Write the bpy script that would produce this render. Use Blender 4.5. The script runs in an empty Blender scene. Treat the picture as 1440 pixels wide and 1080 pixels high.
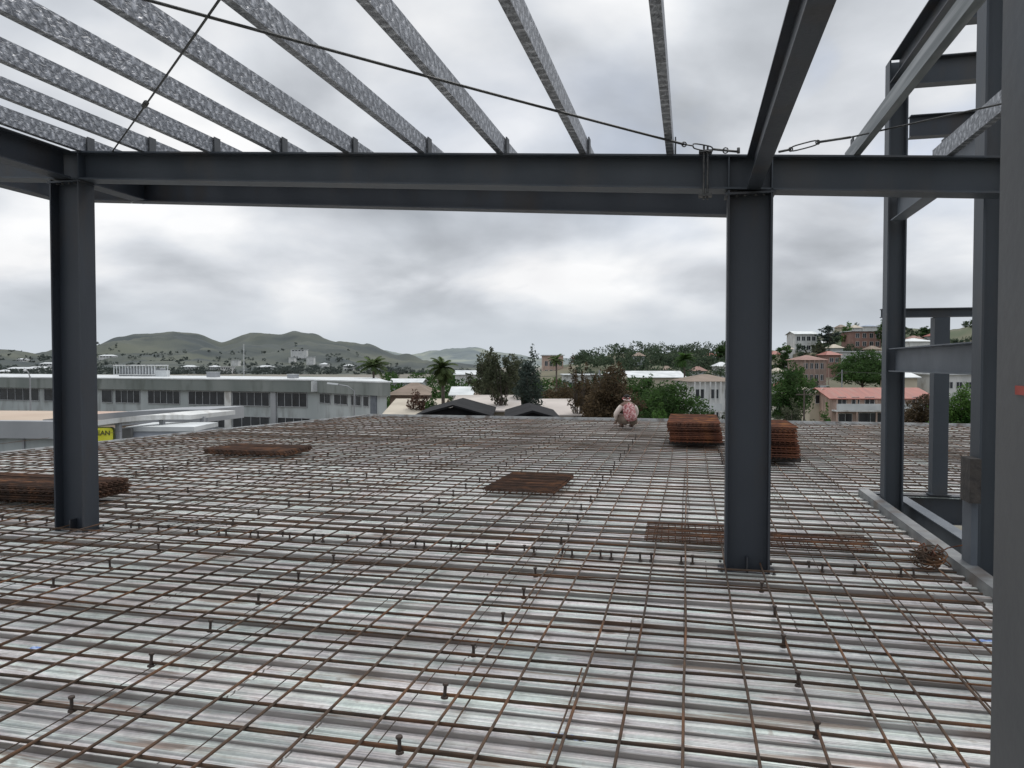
import bpy, math, random
from mathutils import Vector, Matrix, noise
random.seed(7)
R = math.radians
scn = bpy.context.scene
COL = scn.collection
# ------------------------------------------------------------------ frame
F = 1060.0                      # focal length in photo pixels (1440 wide)
H = 1.6                         # eye height over the deck (deck = z 0)
PITCH = math.atan(28 / F)
TH = math.atan((971 - 720) / F)  # building turned by this about z
CT, ST = math.cos(TH), math.sin(TH)
GZ = -7.0                       # street level

def ray(px, py):
    fx, fy = (px - 720) / F, (540 - py) / F
    return Vector((fx, math.cos(PITCH) + fy * math.sin(PITCH), -math.sin(PITCH) + fy * math.cos(PITCH)))
def at(px, py, Y):
    d = ray(px, py); return Vector((0, 0, H)) + d * (Y / d.y)
def on_z(px, py, z):
    d = ray(px, py); return Vector((0, 0, H)) + d * ((z - H) / d.z)
def L(a, b, z=0.0):
    return Vector((a * CT + b * ST, -a * ST + b * CT, z))
def ab(v):
    return Vector((v.x * CT - v.y * ST, v.x * ST + v.y * CT, v.z))

# ------------------------------------------------------------------ mesh builder
class MB:
    def __init__(s): s.v = []; s.f = []
    def add(s, vs, fs):
        n = len(s.v); s.v += [tuple(v) for v in vs]; s.f += [tuple(i + n for i in f) for f in fs]; return s
    def box(s, x0, x1, y0, y1, z0, z1):
        return s.add([(x, y, z) for z in (z0, z1) for y in (y0, y1) for x in (x0, x1)],
                     [(0, 2, 3, 1), (4, 5, 7, 6), (0, 1, 5, 4), (2, 6, 7, 3), (0, 4, 6, 2), (1, 3, 7, 5)])
    def prism(s, pts, z0, z1):
        n = len(pts)
        return s.add([(p[0], p[1], z0) for p in pts] + [(p[0], p[1], z1) for p in pts],
                     [tuple(range(n))[::-1], tuple(range(n, 2 * n))] + [(i, (i + 1) % n, n + (i + 1) % n, n + i) for i in range(n)])
    def extrude(s, prof, p0, p1, up=(0, 0, 1)):
        """prof: (side, up) polygon swept from p0 to p1"""
        p0, p1 = Vector(p0), Vector(p1); t = (p1 - p0).normalized()
        sd = t.cross(Vector(up)).normalized(); u = sd.cross(t)
        n = len(prof)
        vs = [p + sd * q[0] + u * q[1] for p in (p0, p1) for q in prof]
        return s.add(vs, [tuple(range(n)), tuple(range(2 * n - 1, n - 1, -1))] + [(i, n + i, n + (i + 1) % n, (i + 1) % n) for i in range(n)])
    def tube(s, pts, r, n=6, cap=True):
        pts = [Vector(p) for p in pts]; rr = r if isinstance(r, (list, tuple)) else [r] * len(pts)
        vs = []; t0 = None
        for i, p in enumerate(pts):
            t = (pts[min(i + 1, len(pts) - 1)] - pts[max(i - 1, 0)]).normalized()
            ref = Vector((0, 0, 1)) if abs(t.z) < .9 else Vector((0, 1, 0))
            sd = t.cross(ref).normalized(); u = sd.cross(t)
            vs += [p + (sd * math.cos(k * 2 * math.pi / n) + u * math.sin(k * 2 * math.pi / n)) * rr[i] for k in range(n)]
        fs = [(i * n + k, i * n + (k + 1) % n, (i + 1) * n + (k + 1) % n, (i + 1) * n + k) for i in range(len(pts) - 1) for k in range(n)]
        if cap: fs += [tuple(range(n))[::-1], tuple((len(pts) - 1) * n + k for k in range(n))]
        return s.add(vs, fs)
    def quad(s, c, x, y):
        c, x, y = Vector(c), Vector(x), Vector(y)
        return s.add([c - x - y, c + x - y, c + x + y, c - x + y], [(0, 1, 2, 3)])
    def lathe(s, prof, n=12, c=(0, 0, 0)):
        vs = [(c[0] + r * math.cos(k * 2 * math.pi / n), c[1] + r * math.sin(k * 2 * math.pi / n), c[2] + z) for r, z in prof for k in range(n)]
        m = len(prof)
        fs = [(i * n + k, i * n + (k + 1) % n, (i + 1) * n + (k + 1) % n, (i + 1) * n + k) for i in range(m - 1) for k in range(n)]
        return s.add(vs, fs + [tuple(range(n))[::-1], tuple((m - 1) * n + k for k in range(n))])
    def build(s, name, mat, parent=None, loc=(0, 0, 0), rz=0.0, smooth=False):
        me = bpy.data.meshes.new(name); me.from_pydata(s.v, [], s.f); me.update()
        if smooth: me.polygons.foreach_set('use_smooth', [True] * len(me.polygons))
        me.materials.append(mat)
        o = bpy.data.objects.new(name, me); COL.objects.link(o)
        o.location = loc; o.rotation_euler = (0, 0, rz)
        if parent: o.parent = parent
        return o

def tag(o, label=None, cat=None, group=None, kind=None):
    if label: o['label'] = label
    if cat: o['category'] = cat
    if group: o['group'] = group
    if kind: o['kind'] = kind
    return o
def thing(name, label, cat, loc=(0, 0, 0), rz=0.0, group=None):
    o = bpy.data.objects.new(name, None); COL.objects.link(o); o.empty_display_size = .2
    o.location = loc; o.rotation_euler = (0, 0, rz)
    return tag(o, label, cat, group)
def copy_tree(o, parent=None):
    c = o.copy(); COL.objects.link(c)
    if parent: c.parent = parent
    for ch in [x for x in COL.objects if x.parent == o]: copy_tree(ch, c)
    return c

# ------------------------------------------------------------------ materials
MATS = {}
def mat(name, c1, c2=None, scale=4.0, rough=.6, metal=0.0, bump=0.0, detail=5.0, stretch=(1, 1, 1), lo=.35, hi=.65, c3=None, s3=1.0, spec=.5, coord='Object', bscale=None, isl=0.0, orand=0.0):
    m = bpy.data.materials.new(name); m.use_nodes = True; nt = m.node_tree; N = nt.nodes; K = nt.links
    b = N['Principled BSDF']; b.inputs['Roughness'].default_value = rough; b.inputs['Metallic'].default_value = metal
    b.inputs['Specular IOR Level'].default_value = spec
    tc = N.new('ShaderNodeTexCoord'); mp = N.new('ShaderNodeMapping'); mp.inputs['Scale'].default_value = stretch
    K.new(tc.outputs[coord], mp.inputs['Vector'])
    nz = N.new('ShaderNodeTexNoise'); nz.inputs['Scale'].default_value = scale; nz.inputs['Detail'].default_value = detail
    K.new(mp.outputs[0], nz.inputs['Vector'])
    cr = N.new('ShaderNodeValToRGB'); e = cr.color_ramp.elements
    e[0].position = lo; e[1].position = hi; e[0].color = (*c1, 1); e[1].color = (*(c2 or c1), 1)
    K.new(nz.outputs['Fac'], cr.inputs[0]); out = cr.outputs[0]
    if c3:
        n3 = N.new('ShaderNodeTexNoise'); n3.inputs['Scale'].default_value = s3; n3.inputs['Detail'].default_value = 6
        K.new(mp.outputs[0], n3.inputs['Vector'])
        r3 = N.new('ShaderNodeValToRGB'); r3.color_ramp.elements[0].position = .52; r3.color_ramp.elements[1].position = .68
        K.new(n3.outputs['Fac'], r3.inputs[0])
        mx = N.new('ShaderNodeMix'); mx.data_type = 'RGBA'
        K.new(r3.outputs[0], mx.inputs['Factor']); K.new(out, mx.inputs[6]); mx.inputs[7].default_value = (*c3, 1); out = mx.outputs[2]
    if isl:
        g = N.new('ShaderNodeNewGeometry'); mr = N.new('ShaderNodeMapRange'); mr.inputs[3].default_value = 1 - isl; mr.inputs[4].default_value = 1 + isl
        K.new(g.outputs['Random Per Island'], mr.inputs[0])
        vm = N.new('ShaderNodeVectorMath'); vm.operation = 'SCALE'; K.new(out, vm.inputs[0]); K.new(mr.outputs[0], vm.inputs['Scale']); out = vm.outputs[0]
    if orand:
        g2 = N.new('ShaderNodeObjectInfo'); m2 = N.new('ShaderNodeMapRange'); m2.inputs[3].default_value = 1 - orand; m2.inputs[4].default_value = 1 + orand
        K.new(g2.outputs['Random'], m2.inputs[0])
        v2 = N.new('ShaderNodeVectorMath'); v2.operation = 'SCALE'; K.new(out, v2.inputs[0]); K.new(m2.outputs[0], v2.inputs['Scale']); out = v2.outputs[0]
    K.new(out, b.inputs['Base Color'])
    if bump:
        nb = N.new('ShaderNodeTexNoise'); nb.inputs['Scale'].default_value = bscale or scale * 3; nb.inputs['Detail'].default_value = 4
        K.new(mp.outputs[0], nb.inputs['Vector'])
        bp = N.new('ShaderNodeBump'); bp.inputs['Strength'].default_value = bump; bp.inputs['Distance'].default_value = .02
        K.new(nb.outputs['Fac'], bp.inputs['Height']); K.new(bp.outputs[0], b.inputs['Normal'])
    MATS[name] = m
    return m

STEEL = mat('painted_steel', (.033, .042, .053), (.050, .060, .072), 1.6, .5, 0, .06, stretch=(1, 1, .4), bscale=40, c3=(.055, .056, .058), s3=2.4)
STEELD = mat('painted_steel_dark', (.023, .029, .038), (.036, .043, .054), 1.7, .5, 0, .06, stretch=(1, 1, .3), bscale=40, c3=(.036, .033, .033), s3=2.6)
STEELN = mat('painted_steel_near', (.070, .073, .076), (.098, .098, .098), 2.2, .55, 0, .05, bscale=60, c3=(.070, .082, .096), s3=3.0)
STEELG = mat('grey_primer_steel', (.075, .088, .105), (.115, .13, .148), 2.2, .55, 0, .05, bscale=30)
CLEAT = mat('cleat_steel', (.05, .055, .06), (.07, .075, .08), 6, .6)
TRIM = mat('edge_trim_steel', (.34, .35, .355), (.50, .505, .50), 5, .45, .3, .1, c3=(.16, .13, .11), s3=3)
TRIM2 = mat('angle_steel', (.13, .135, .14), (.20, .205, .20), 5, .5, .2, .1, c3=(.12, .10, .085), s3=3)
RUST = mat('rusty_bar', (.038, .025, .016), (.080, .045, .025), 9, .85, 0, .2, c3=(.135, .056, .020), s3=1.6, orand=.35)
RUST2 = mat('rusty_stack', (.052, .018, .009), (.115, .038, .017), 8, .9, 0, .2, c3=(.19, .075, .022), s3=4, isl=.5, orand=.35)
RUST3 = mat('rusty_flat_panel', (.048, .024, .014), (.092, .042, .022), 8, .9, 0, .2, c3=(.15, .065, .028), s3=4, isl=.5, orand=.35)
STUD = mat('stud_steel', (.03, .022, .018), (.06, .038, .026), 30, .7)
CABLE = mat('wire_rope', (.035, .036, .036), (.075, .075, .07), 60, .5, .4, .4, stretch=(1, 1, 1))
CHAIN = mat('shackle_steel', (.045, .045, .045), (.10, .10, .095), 30, .5, .4)
WOOD = mat('dark_block', (.03, .027, .025), (.06, .052, .046), 14, .85, 0, .3)
BLUE = mat('blue_film', (.05, .16, .50), (.55, .62, .72), 22, .4)

def purlin_mat():
    m = bpy.data.materials.new('galvanised_purlin'); m.use_nodes = True; nt = m.node_tree; N = nt.nodes; K = nt.links
    b = N['Principled BSDF']; b.inputs['Metallic'].default_value = .55; b.inputs['Roughness'].default_value = .42
    tc = N.new('ShaderNodeTexCoord'); mp = N.new('ShaderNodeMapping'); mp.inputs['Scale'].default_value = (1, .75, 1)
    mp.inputs['Rotation'].default_value = (R(35), 0, 0)
    oi = N.new('ShaderNodeObjectInfo'); sh = N.new('ShaderNodeVectorMath'); sh.operation = 'MULTIPLY_ADD'; cmb = N.new('ShaderNodeCombineXYZ')
    K.new(oi.outputs['Random'], cmb.inputs[0]); K.new(oi.outputs['Random'], cmb.inputs[1]); K.new(oi.outputs['Random'], cmb.inputs[2])
    sh.inputs[1].default_value = (31, 47, .9); K.new(cmb.outputs[0], sh.inputs[0]); K.new(tc.outputs['Object'], sh.inputs[2])
    K.new(sh.outputs[0], mp.inputs[0])
    n1 = N.new('ShaderNodeTexNoise'); n1.inputs['Scale'].default_value = 30; n1.inputs['Detail'].default_value = 2; n1.inputs['Distortion'].default_value = 1.4
    K.new(mp.outputs[0], n1.inputs['Vector'])
    ws = []
    for ang, ph in ((38, 0.0), (-38, 1.7)):
        m2 = N.new('ShaderNodeMapping'); m2.inputs['Rotation'].default_value = (R(ang), 0, 0); K.new(sh.outputs[0], m2.inputs[0])
        wv = N.new('ShaderNodeTexWave'); wv.bands_direction = 'Y'; wv.inputs['Scale'].default_value = 4.6; wv.inputs['Distortion'].default_value = 4.5
        wv.inputs['Detail'].default_value = 2; wv.inputs['Detail Scale'].default_value = 2.2; wv.inputs['Phase Offset'].default_value = ph
        K.new(m2.outputs[0], wv.inputs['Vector']); ws.append(wv.outputs['Fac'])
    mm = N.new('ShaderNodeMath'); mm.operation = 'MULTIPLY'; K.new(ws[0], mm.inputs[0]); K.new(ws[1], mm.inputs[1])
    ad = N.new('ShaderNodeMath'); ad.operation = 'MULTIPLY_ADD'; ad.inputs[1].default_value = .30; ad.inputs[2].default_value = -.03
    K.new(mm.outputs[0], ad.inputs[0])
    r1 = N.new('ShaderNodeValToRGB'); e = r1.color_ramp.elements
    e[0].position = .34; e[0].color = (.125, .13, .14, 1); e[1].position = .72; e[1].color = (.42, .43, .45, 1)
    x = e.new(.52); x.color = (.23, .24, .255, 1)
    nh = N.new('ShaderNodeMath'); nh.operation = 'MULTIPLY_ADD'; nh.inputs[1].default_value = .70; nh.inputs[2].default_value = .11; K.new(n1.outputs['Fac'], nh.inputs[0])
    sm = N.new('ShaderNodeMath'); sm.operation = 'ADD'; K.new(nh.outputs[0], sm.inputs[0]); K.new(ad.outputs[0], sm.inputs[1])
    K.new(sm.outputs[0], r1.inputs[0]); K.new(r1.outputs[0], b.inputs['Base Color'])
    bp = N.new('ShaderNodeBump'); bp.inputs['Strength'].default_value = .8; bp.inputs['Distance'].default_value = .012
    K.new(sm.outputs[0], bp.inputs['Height']); K.new(bp.outputs[0], b.inputs['Normal'])
    return m
PURLIN = purlin_mat()
GALV = mat('galvanised_plain', (.10, .115, .118), (.19, .205, .205), 9, .45, .4, .05, stretch=(1, .15, 4), c3=(.30, .31, .31), s3=5)

def deck_mat():
    m = bpy.data.materials.new('galvanised_deck'); m.use_nodes = True; nt = m.node_tree; N = nt.nodes; K = nt.links
    b = N['Principled BSDF']; b.inputs['Metallic'].default_value = .25
    tc = N.new('ShaderNodeTexCoord')
    def noise_n(scale, st, det=5, dist=0):
        mp = N.new('ShaderNodeMapping'); mp.inputs['Scale'].default_value = st; K.new(tc.outputs['Object'], mp.inputs[0])
        n = N.new('ShaderNodeTexNoise'); n.inputs['Scale'].default_value = scale; n.inputs['Detail'].default_value = det; n.inputs['Distortion'].default_value = dist
        K.new(mp.outputs[0], n.inputs['Vector']); return n.outputs['Fac']
    def ramp(f, p0, c0, p1, c1):
        r = N.new('ShaderNodeValToRGB'); e = r.color_ramp.elements; e[0].position = p0; e[0].color = (*c0, 1); e[1].position = p1; e[1].color = (*c1, 1)
        K.new(f, r.inputs[0]); return r.outputs[0]
    def mix(f, a, c, mode='MIX'):
        x = N.new('ShaderNodeMix'); x.data_type = 'RGBA'; x.blend_type = mode
        if hasattr(f, 'node'): K.new(f, x.inputs['Factor'])
        else: x.inputs['Factor'].default_value = f
        K.new(a, x.inputs[6])
        if hasattr(c, 'node'): K.new(c, x.inputs[7])
        else: x.inputs[7].default_value = (*c, 1)
        return x.outputs[2]
    streak = ramp(noise_n(4.0, (.22, 26, 1), 6), .36, (.52, .525, .53), .60, (.90, .90, .89))
    spang = ramp(noise_n(45, (1, 1, 1), 2), .35, (.85, .85, .85), .7, (1, 1, 1))
    c = mix(1.0, streak, spang, 'MULTIPLY')
    c = mix(1.0, c, (1.0, .985, .96), 'MULTIPLY')
    tint = ramp(noise_n(1.7, (1, 5, 1), 5), .42, (.91, 1.0, .965), .58, (1.0, .955, .965))
    c = mix(1.0, c, tint, 'MULTIPLY')
    # each sheet has its own tone
    sp = N.new('ShaderNodeSeparateXYZ'); K.new(tc.outputs['Object'], sp.inputs[0])
    def mth(op, x, y=None):
        q = N.new('ShaderNodeMath'); q.operation = op
        for i_, v_ in enumerate((x, y)):
            if v_ is None: continue
            if hasattr(v_, 'node'): K.new(v_, q.inputs[i_])
            else: q.inputs[i_].default_value = v_
        return q.outputs[0]
    row = mth('FLOOR', mth('DIVIDE', mth('ADD', sp.outputs[1], 2.12), .53))
    wr = N.new('ShaderNodeTexWhiteNoise'); wr.noise_dimensions = '1D'; K.new(row, wr.inputs['W'])
    colx = mth('ADD', mth('DIVIDE', sp.outputs[0], 3.2), mth('MULTIPLY', wr.outputs['Value'], 1.0))
    wc = N.new('ShaderNodeTexWhiteNoise'); wc.noise_dimensions = '2D'; cvx = N.new('ShaderNodeCombineXYZ'); K.new(mth('FLOOR', colx), cvx.inputs[0]); K.new(row, cvx.inputs[1]); K.new(cvx.outputs[0], wc.inputs['Vector'])
    c = mix(1.0, c, ramp(wc.outputs['Value'], 0, (.74, .74, .75), 1, (1, 1, 1)), 'MULTIPLY')
    lap = mth('LESS_THAN', mth('FRACT', colx), .0028)
    c = mix(lap, c, (.12, .11, .10))
    dirt = ramp(noise_n(.45, (1, 1.6, 1), 7, .6), .50, (0, 0, 0), .70, (.6, .6, .6))
    c = mix(dirt, c, mix(.45, c, (.26, .20, .16)))
    rust = ramp(noise_n(1.7, (.5, 7, 1), 8, .8), .59, (0, 0, 0), .66, (.7, .7, .7))
    c = mix(rust, c, (.20, .115, .075))
    scr = ramp(noise_n(5, (.10, 34, 1), 5), .60, (0, 0, 0), .66, (.6, .6, .6))
    c = mix(scr, c, (.15, .145, .14))
    spots = ramp(noise_n(7, (1, 1.3, 1), 6, 1.2), .60, (0, 0, 0), .70, (.5, .5, .5))
    c = mix(spots, c, (.27, .22, .18))
    drips = ramp(noise_n(2.2, (1, 1, 1), 8, 1.5), .63, (0, 0, 0), .67, (.45, .45, .45))
    c = mix(drips, c, (.78, .77, .74))
    K.new(c, b.inputs['Base Color'])
    rr = N.new('ShaderNodeMapRange'); rr.inputs[3].default_value = .30; rr.inputs[4].default_value = .62
    K.new(noise_n(2.2, (1, 4, 1), 5), rr.inputs[0]); K.new(rr.outputs[0], b.inputs['Roughness'])
    bp = N.new('ShaderNodeBump'); bp.inputs['Strength'].default_value = .25; bp.inputs['Distance'].default_value = .01
    K.new(noise_n(4, (1, 9, 1), 3), bp.inputs['Height']); K.new(bp.outputs[0], b.inputs['Normal'])
    return m
DECK = deck_mat()
FLANK_SHADE = mat('deck_rib_flank_shade', (.20, .18, .165), (.42, .40, .385), 3, .6, .2, 0, stretch=(.4, 6, 1), c3=(.10, .06, .04), s3=1.5)  # rib shade painted into the colour as dark bands, plus rust patches

# background materials
def leafm(name, c1, c2, isl=.45):
    m = mat(name, c1, c2, .35, .75, 0, 0, 3, isl=isl, spec=.15); nt = m.node_tree; N = nt.nodes; K = nt.links
    b = N['Principled BSDF']; tr = N.new('ShaderNodeBsdfTranslucent'); src = b.inputs['Base Color'].links[0].from_socket
    hs = N.new('ShaderNodeHueSaturation'); hs.inputs['Value'].default_value = 1.5; K.new(src, hs.inputs['Color']); K.new(hs.outputs[0], tr.inputs[0])
    mx = N.new('ShaderNodeMixShader'); mx.inputs[0].default_value = .42; K.new(b.outputs[0], mx.inputs[1]); K.new(tr.outputs[0], mx.inputs[2])
    K.new(mx.outputs[0], N['Material Output'].inputs[0]); return m
LEAF_D = leafm('leaf_dark', (.020, .048, .012), (.050, .095, .026))
LEAF_G = leafm('leaf_green', (.030, .080, .014), (.072, .135, .030))
LEAF_B = leafm('leaf_brownish', (.048, .036, .020), (.085, .060, .034))
LEAF_O = leafm('leaf_olive', (.040, .050, .028), (.080, .086, .052))
LEAF_C = leafm('leaf_bluegreen', (.030, .044, .038), (.058, .076, .062))
LEAF_W = leafm('leaf_wood', (.030, .050, .030), (.062, .084, .048))
LEAF_R = leafm('leaf_reddish', (.060, .035, .026), (.10, .060, .045))
LEAF_H = leafm('leaf_hazy', (.050, .062, .058), (.075, .088, .078), .22)  # leaf colour greyed and paled to carry the haze
PALM = leafm('palm_leaf', (.035, .055, .020), (.085, .115, .045), .5)
BARK = mat('bark', (.06, .048, .04), (.11, .09, .075), 3, .9, 0, .4)
GROUND = mat('ground_earth', (.11, .105, .085), (.19, .17, .14), .06, .95, c3=(.07, .085, .05), s3=.025)
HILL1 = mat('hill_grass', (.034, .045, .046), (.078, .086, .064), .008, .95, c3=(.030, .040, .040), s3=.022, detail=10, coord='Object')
HILL2 = mat('hill_hazy', (.10, .125, .135), (.16, .185, .175), .006, .95, c3=(.24, .26, .21), s3=.004, detail=8)  # distance haze is mixed into this base colour
HILL3 = mat('hill_near', (.060, .078, .040), (.15, .125, .085), .03, .95, c3=(.055, .066, .04), s3=.025, detail=8)
WHITE = mat('white_wall', (.48, .49, .48), (.62, .62, .60), .6, .8, stretch=(1, 1, .4), c3=(.36, .355, .33), s3=1.2)
GREYW = mat('grey_render', (.30, .33, .33), (.38, .41, .41), .3, .85, stretch=(1, 1, .3), c3=(.24, .255, .25), s3=.9)
FASC = mat('fascia_greygreen', (.145, .165, .155), (.205, .222, .21), .25, .85, stretch=(1, 1, .25), c3=(.115, .13, .118), s3=.8)
ROOFW = mat('roof_pale', (.42, .44, .44), (.58, .60, .60), .5, .6)
ROOFT = mat('roof_tan', (.36, .28, .21), (.46, .37, .29), .12, .9, c3=(.42, .30, .24), s3=.08)
ROOFB = mat('roof_beige', (.34, .30, .24), (.46, .41, .33), .4, .8)
ROOFR = mat('roof_red', (.19, .046, .030), (.27, .072, .046), .8, .6, c3=(.22, .085, .06), s3=.5, stretch=(3, .3, 1))
ROOFK = mat('roof_dark', (.006, .006, .007), (.014, .014, .015), .8, .9, spec=.2)
ROOFBR = mat('roof_brown', (.14, .105, .075), (.20, .15, .115), .5, .8)
PINK = mat('pink_render', (.36, .26, .21), (.46, .34, .28), .5, .85, stretch=(1, 1, .4), c3=(.28, .21, .17), s3=1.1)
TERRA = mat('terracotta', (.19, .11, .09), (.26, .155, .125), .5, .85)
CREAM = mat('cream_wall', (.42, .38, .29), (.52, .47, .37), .5, .85)
GLASS = mat('dark_glass', (.012, .014, .017), (.03, .034, .04), .7, .25)
MULL = mat('mullion', (.25, .26, .27), (.32, .33, .34), 3, .5)
CONC = mat('concrete', (.24, .25, .26), (.32, .33, .34), .4, .9, stretch=(1, 1, .5))
PAVE = mat('pale_paving', (.38, .34, .31), (.52, .47, .43), .12, .9, c3=(.30, .27, .24), s3=.1)
ASPH = mat('asphalt', (.045, .045, .046), (.06, .06, .06), .8, .9)
YEL = mat('sign_yellow', (.62, .60, .03), (.72, .70, .06), 3, .6)
SIGNK = mat('sign_dark', (.05, .06, .02), (.08, .09, .03), 3, .6)

# ------------------------------------------------------------------ the deck (floor)
PIT = .265
B0, B1 = -2.12, 21.6
def left_edge(b):
    pts = [(-4, -13.9), (11, -12.0), (15.7, -11.2), (21.9, -9.7)]
    for (b0, a0), (b1, a1) in zip(pts, pts[1:]):
        if b <= b1: return a0 + (a1 - a0) * (b - b0) / (b1 - b0)
    return pts[-1][1]
def right_edge(b): return 2.03 if b < 10.12 else 10.5
HR = .040   # rib height; rib tops at z = 0
prof = []
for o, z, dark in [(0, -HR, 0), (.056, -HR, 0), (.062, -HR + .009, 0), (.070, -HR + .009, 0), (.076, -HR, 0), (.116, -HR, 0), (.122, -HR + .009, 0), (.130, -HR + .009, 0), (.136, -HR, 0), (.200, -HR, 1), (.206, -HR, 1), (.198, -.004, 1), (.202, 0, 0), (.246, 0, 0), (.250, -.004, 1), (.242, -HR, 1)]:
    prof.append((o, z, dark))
dk = MB(); n = int((B1 - B0) / PIT)
rows = []; dark_f = []
for i in range(n):
    for o, z, dkf in prof: rows.append((B0 + i * PIT + o, z if z < -HR + .012 else -HR + (z + HR) * (.72 if i % 2 else .42), dkf))
rows.append((B0 + n * PIT, -HR, 0))
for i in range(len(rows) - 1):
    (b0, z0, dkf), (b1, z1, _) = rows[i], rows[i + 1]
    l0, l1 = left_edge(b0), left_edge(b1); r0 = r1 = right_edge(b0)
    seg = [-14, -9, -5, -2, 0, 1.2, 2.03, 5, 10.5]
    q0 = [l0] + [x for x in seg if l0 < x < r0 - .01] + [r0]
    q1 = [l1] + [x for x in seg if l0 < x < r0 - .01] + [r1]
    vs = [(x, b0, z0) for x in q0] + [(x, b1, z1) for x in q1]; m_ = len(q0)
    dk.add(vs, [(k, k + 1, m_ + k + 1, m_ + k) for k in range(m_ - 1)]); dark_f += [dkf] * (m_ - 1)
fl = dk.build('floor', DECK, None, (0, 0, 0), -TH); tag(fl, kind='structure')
fl.data.materials.append(FLANK_SHADE); fl.data.polygons.foreach_set('material_index', dark_f)
# slab edge trim
tr = MB()
eb = [-4, 11, 15.7, 21.75]
pts = [(left_edge(b), b) for b in eb]
for (a0, b0), (a1, b1) in zip(pts, pts[1:]):
    tr.extrude([(-.012, -.25), (.012, -.25), (.012, .03), (-.012, .03)], (a0 - .03, b0, 0), (a1 - .03, b1, 0))
tag(tr.build('edge_trim', TRIM, None, (0, 0, 0), -TH), 'pale steel edge trim running along the left side of the deck', 'edge trim')
tr = MB(); tr.box(-9.75, 10.5, 21.66, 21.68, -.25, .06)
tag(tr.build('edge_trim', TRIM, None, (0, 0, 0), -TH), 'pale steel edge trim along the far end of the deck', 'edge trim')
tr = MB(); tr.box(2.035, 2.043, 1.5, 10.05, -.2, .05); tr.box(2.035, 2.15, 1.5, 10.05, .05, .056)
tag(tr.build('edge_trim', TRIM2, None, (0, 0, 0), -TH), 'grey steel angle edging the deck beside the stair opening', 'edge trim')

# ------------------------------------------------------------------ reinforcing bars
def bar_along_a(b, r, z):
    a0, a1 = left_edge(b) + .05 + random.uniform(0, .25), right_edge(b) - .04 - random.uniform(0, .1)
    sk = random.uniform(-.02, .02); ph = random.uniform(0, 6); wv = random.uniform(.3, 2.2); n_ = int((a1 - a0) / .45); pts = []
    for i in range(n_ + 1):
        a = a0 + (a1 - a0) * i / n_
        pts.append((a - a0, sk * (a) * .25 + .008 * wv * math.sin(a * .9 + ph) + .003 * math.sin(a * 4 + ph), .004 * math.sin(a * 2.3 + ph)))
    mb = MB().tube(pts, r, 5)
    o = mb.build('reinforcing_bar', RUST, None, L(a0, b, z), -TH, True)
    return tag(o, 'rusty reinforcing bar lying across the deck from left to right above the ribs', 'rebar', 'reinforcing bars laid across the deck')
def bar_along_b(a, r, z, b0=-1.5, b1=21.4, name='reinforcing_bar'):
    if a > 2.0: b0 = max(b0, 10.35)
    if b1 - b0 < 1.5: return None
    sk = random.uniform(-.012, .012); ph = random.uniform(0, 6); n_ = int((b1 - b0) / .4); pts = []
    if a < -9.7:
        # stop at the slanting edge
        while b1 > b0 + 2 and left_edge(b1) > a - .1: b1 -= .3
        n_ = max(3, int((b1 - b0) / .4))
    for i in range(n_ + 1):
        b = b0 + (b1 - b0) * i / n_
        pts.append((sk * b * .2 + .007 * math.sin(b * 1.0 + ph) + .003 * math.sin(b * 3.7 + ph), b - b0, .004 * math.sin(b * 2.1 + ph)))
    o = MB().tube(pts, r, 5).build(name, RUST, None, L(a, b0, z), -TH, True)
    return tag(o, 'rusty reinforcing bar running lengthwise away over the deck on top of the cross bars', 'rebar', 'reinforcing bars running lengthwise over the deck')
k = 0; b = .5
while b < 21.4:
    bar_along_a(b + random.uniform(-.025, .025) + .215 - .5 % PIT, .0092 if b < 6.5 else .0060, .012)
    if random.random() < .28: bar_along_a(b + .215 - .5 % PIT + random.choice((-1, 1)) * random.uniform(.022, .07), .0062 if b < 8 else .0045, .012)
    b += PIT
a = -13.4
while a < 9.6:
    j = random.uniform(-.02, .02)
    bar_along_b(a + j, .0074, .028)
    if random.random() < .5:
        s = random.uniform(-1, 14); bar_along_b(a + j + random.choice((-1, 1)) * random.uniform(.02, .06), .0045, .006, s, min(21.3, s + random.uniform(4, 7)))
    a += .268
# thin wire fabric under the bars (laps seen through the grid)
a = -8.0
while a < 2.0:
    if random.random() < .55:
        o = bar_along_b(a + random.uniform(-.05, .05), .0028, .004, 1.2, 12)
        o.name = 'mesh_wire'; tag(o, 'thin dark mesh wire lying low on the deck beneath the reinforcing bars', 'wire', 'thin mesh wires under the bars')
    a += .25

# ------------------------------------------------------------------ shear studs
def make_stud():
    t = thing('shear_stud', '', 'stud')
    MB().lathe([(.013, 0), (.013, .005), (.0085, .007), (.0085, .060)], 8).build('shank', STUD, t)
    MB().lathe([(.014, .060), (.015, .062), (.015, .069), (.0135, .071)], 10).build('head', STUD, t)
    MB().lathe([(.019, -.002), (.017, .007), (.013, .008)], 8).build('weld_collar', STUD, t)
    return t
STUD0 = make_stud(); used = [False]
def stud(a, b, label, group, z=-.001):
    t = copy_tree(STUD0) if used[0] else STUD0
    used[0] = True
    t.location = L(a, b, z); t.rotation_euler = (R(random.uniform(-4, 4)), R(random.uniform(-4, 4)), random.uniform(0, 3))
    tag(t, label, 'stud', group)
lines = [.52, -1.13, -2.78, -4.42, -6.07, -7.7]
for li, a in enumerate(lines):
    b = 2.98 + (li % 2) * .0
    while b < 17:
        if not (5.8 < b < 6.6):
            stud(a + random.uniform(-.03, .03), B0 + .227 + PIT * round((b - B0 - .227) / PIT), 'short rusty headed stud standing in a row running lengthwise along the deck', 'studs in the lengthwise rows')
        b += PIT * 2
a = -8.6
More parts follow.
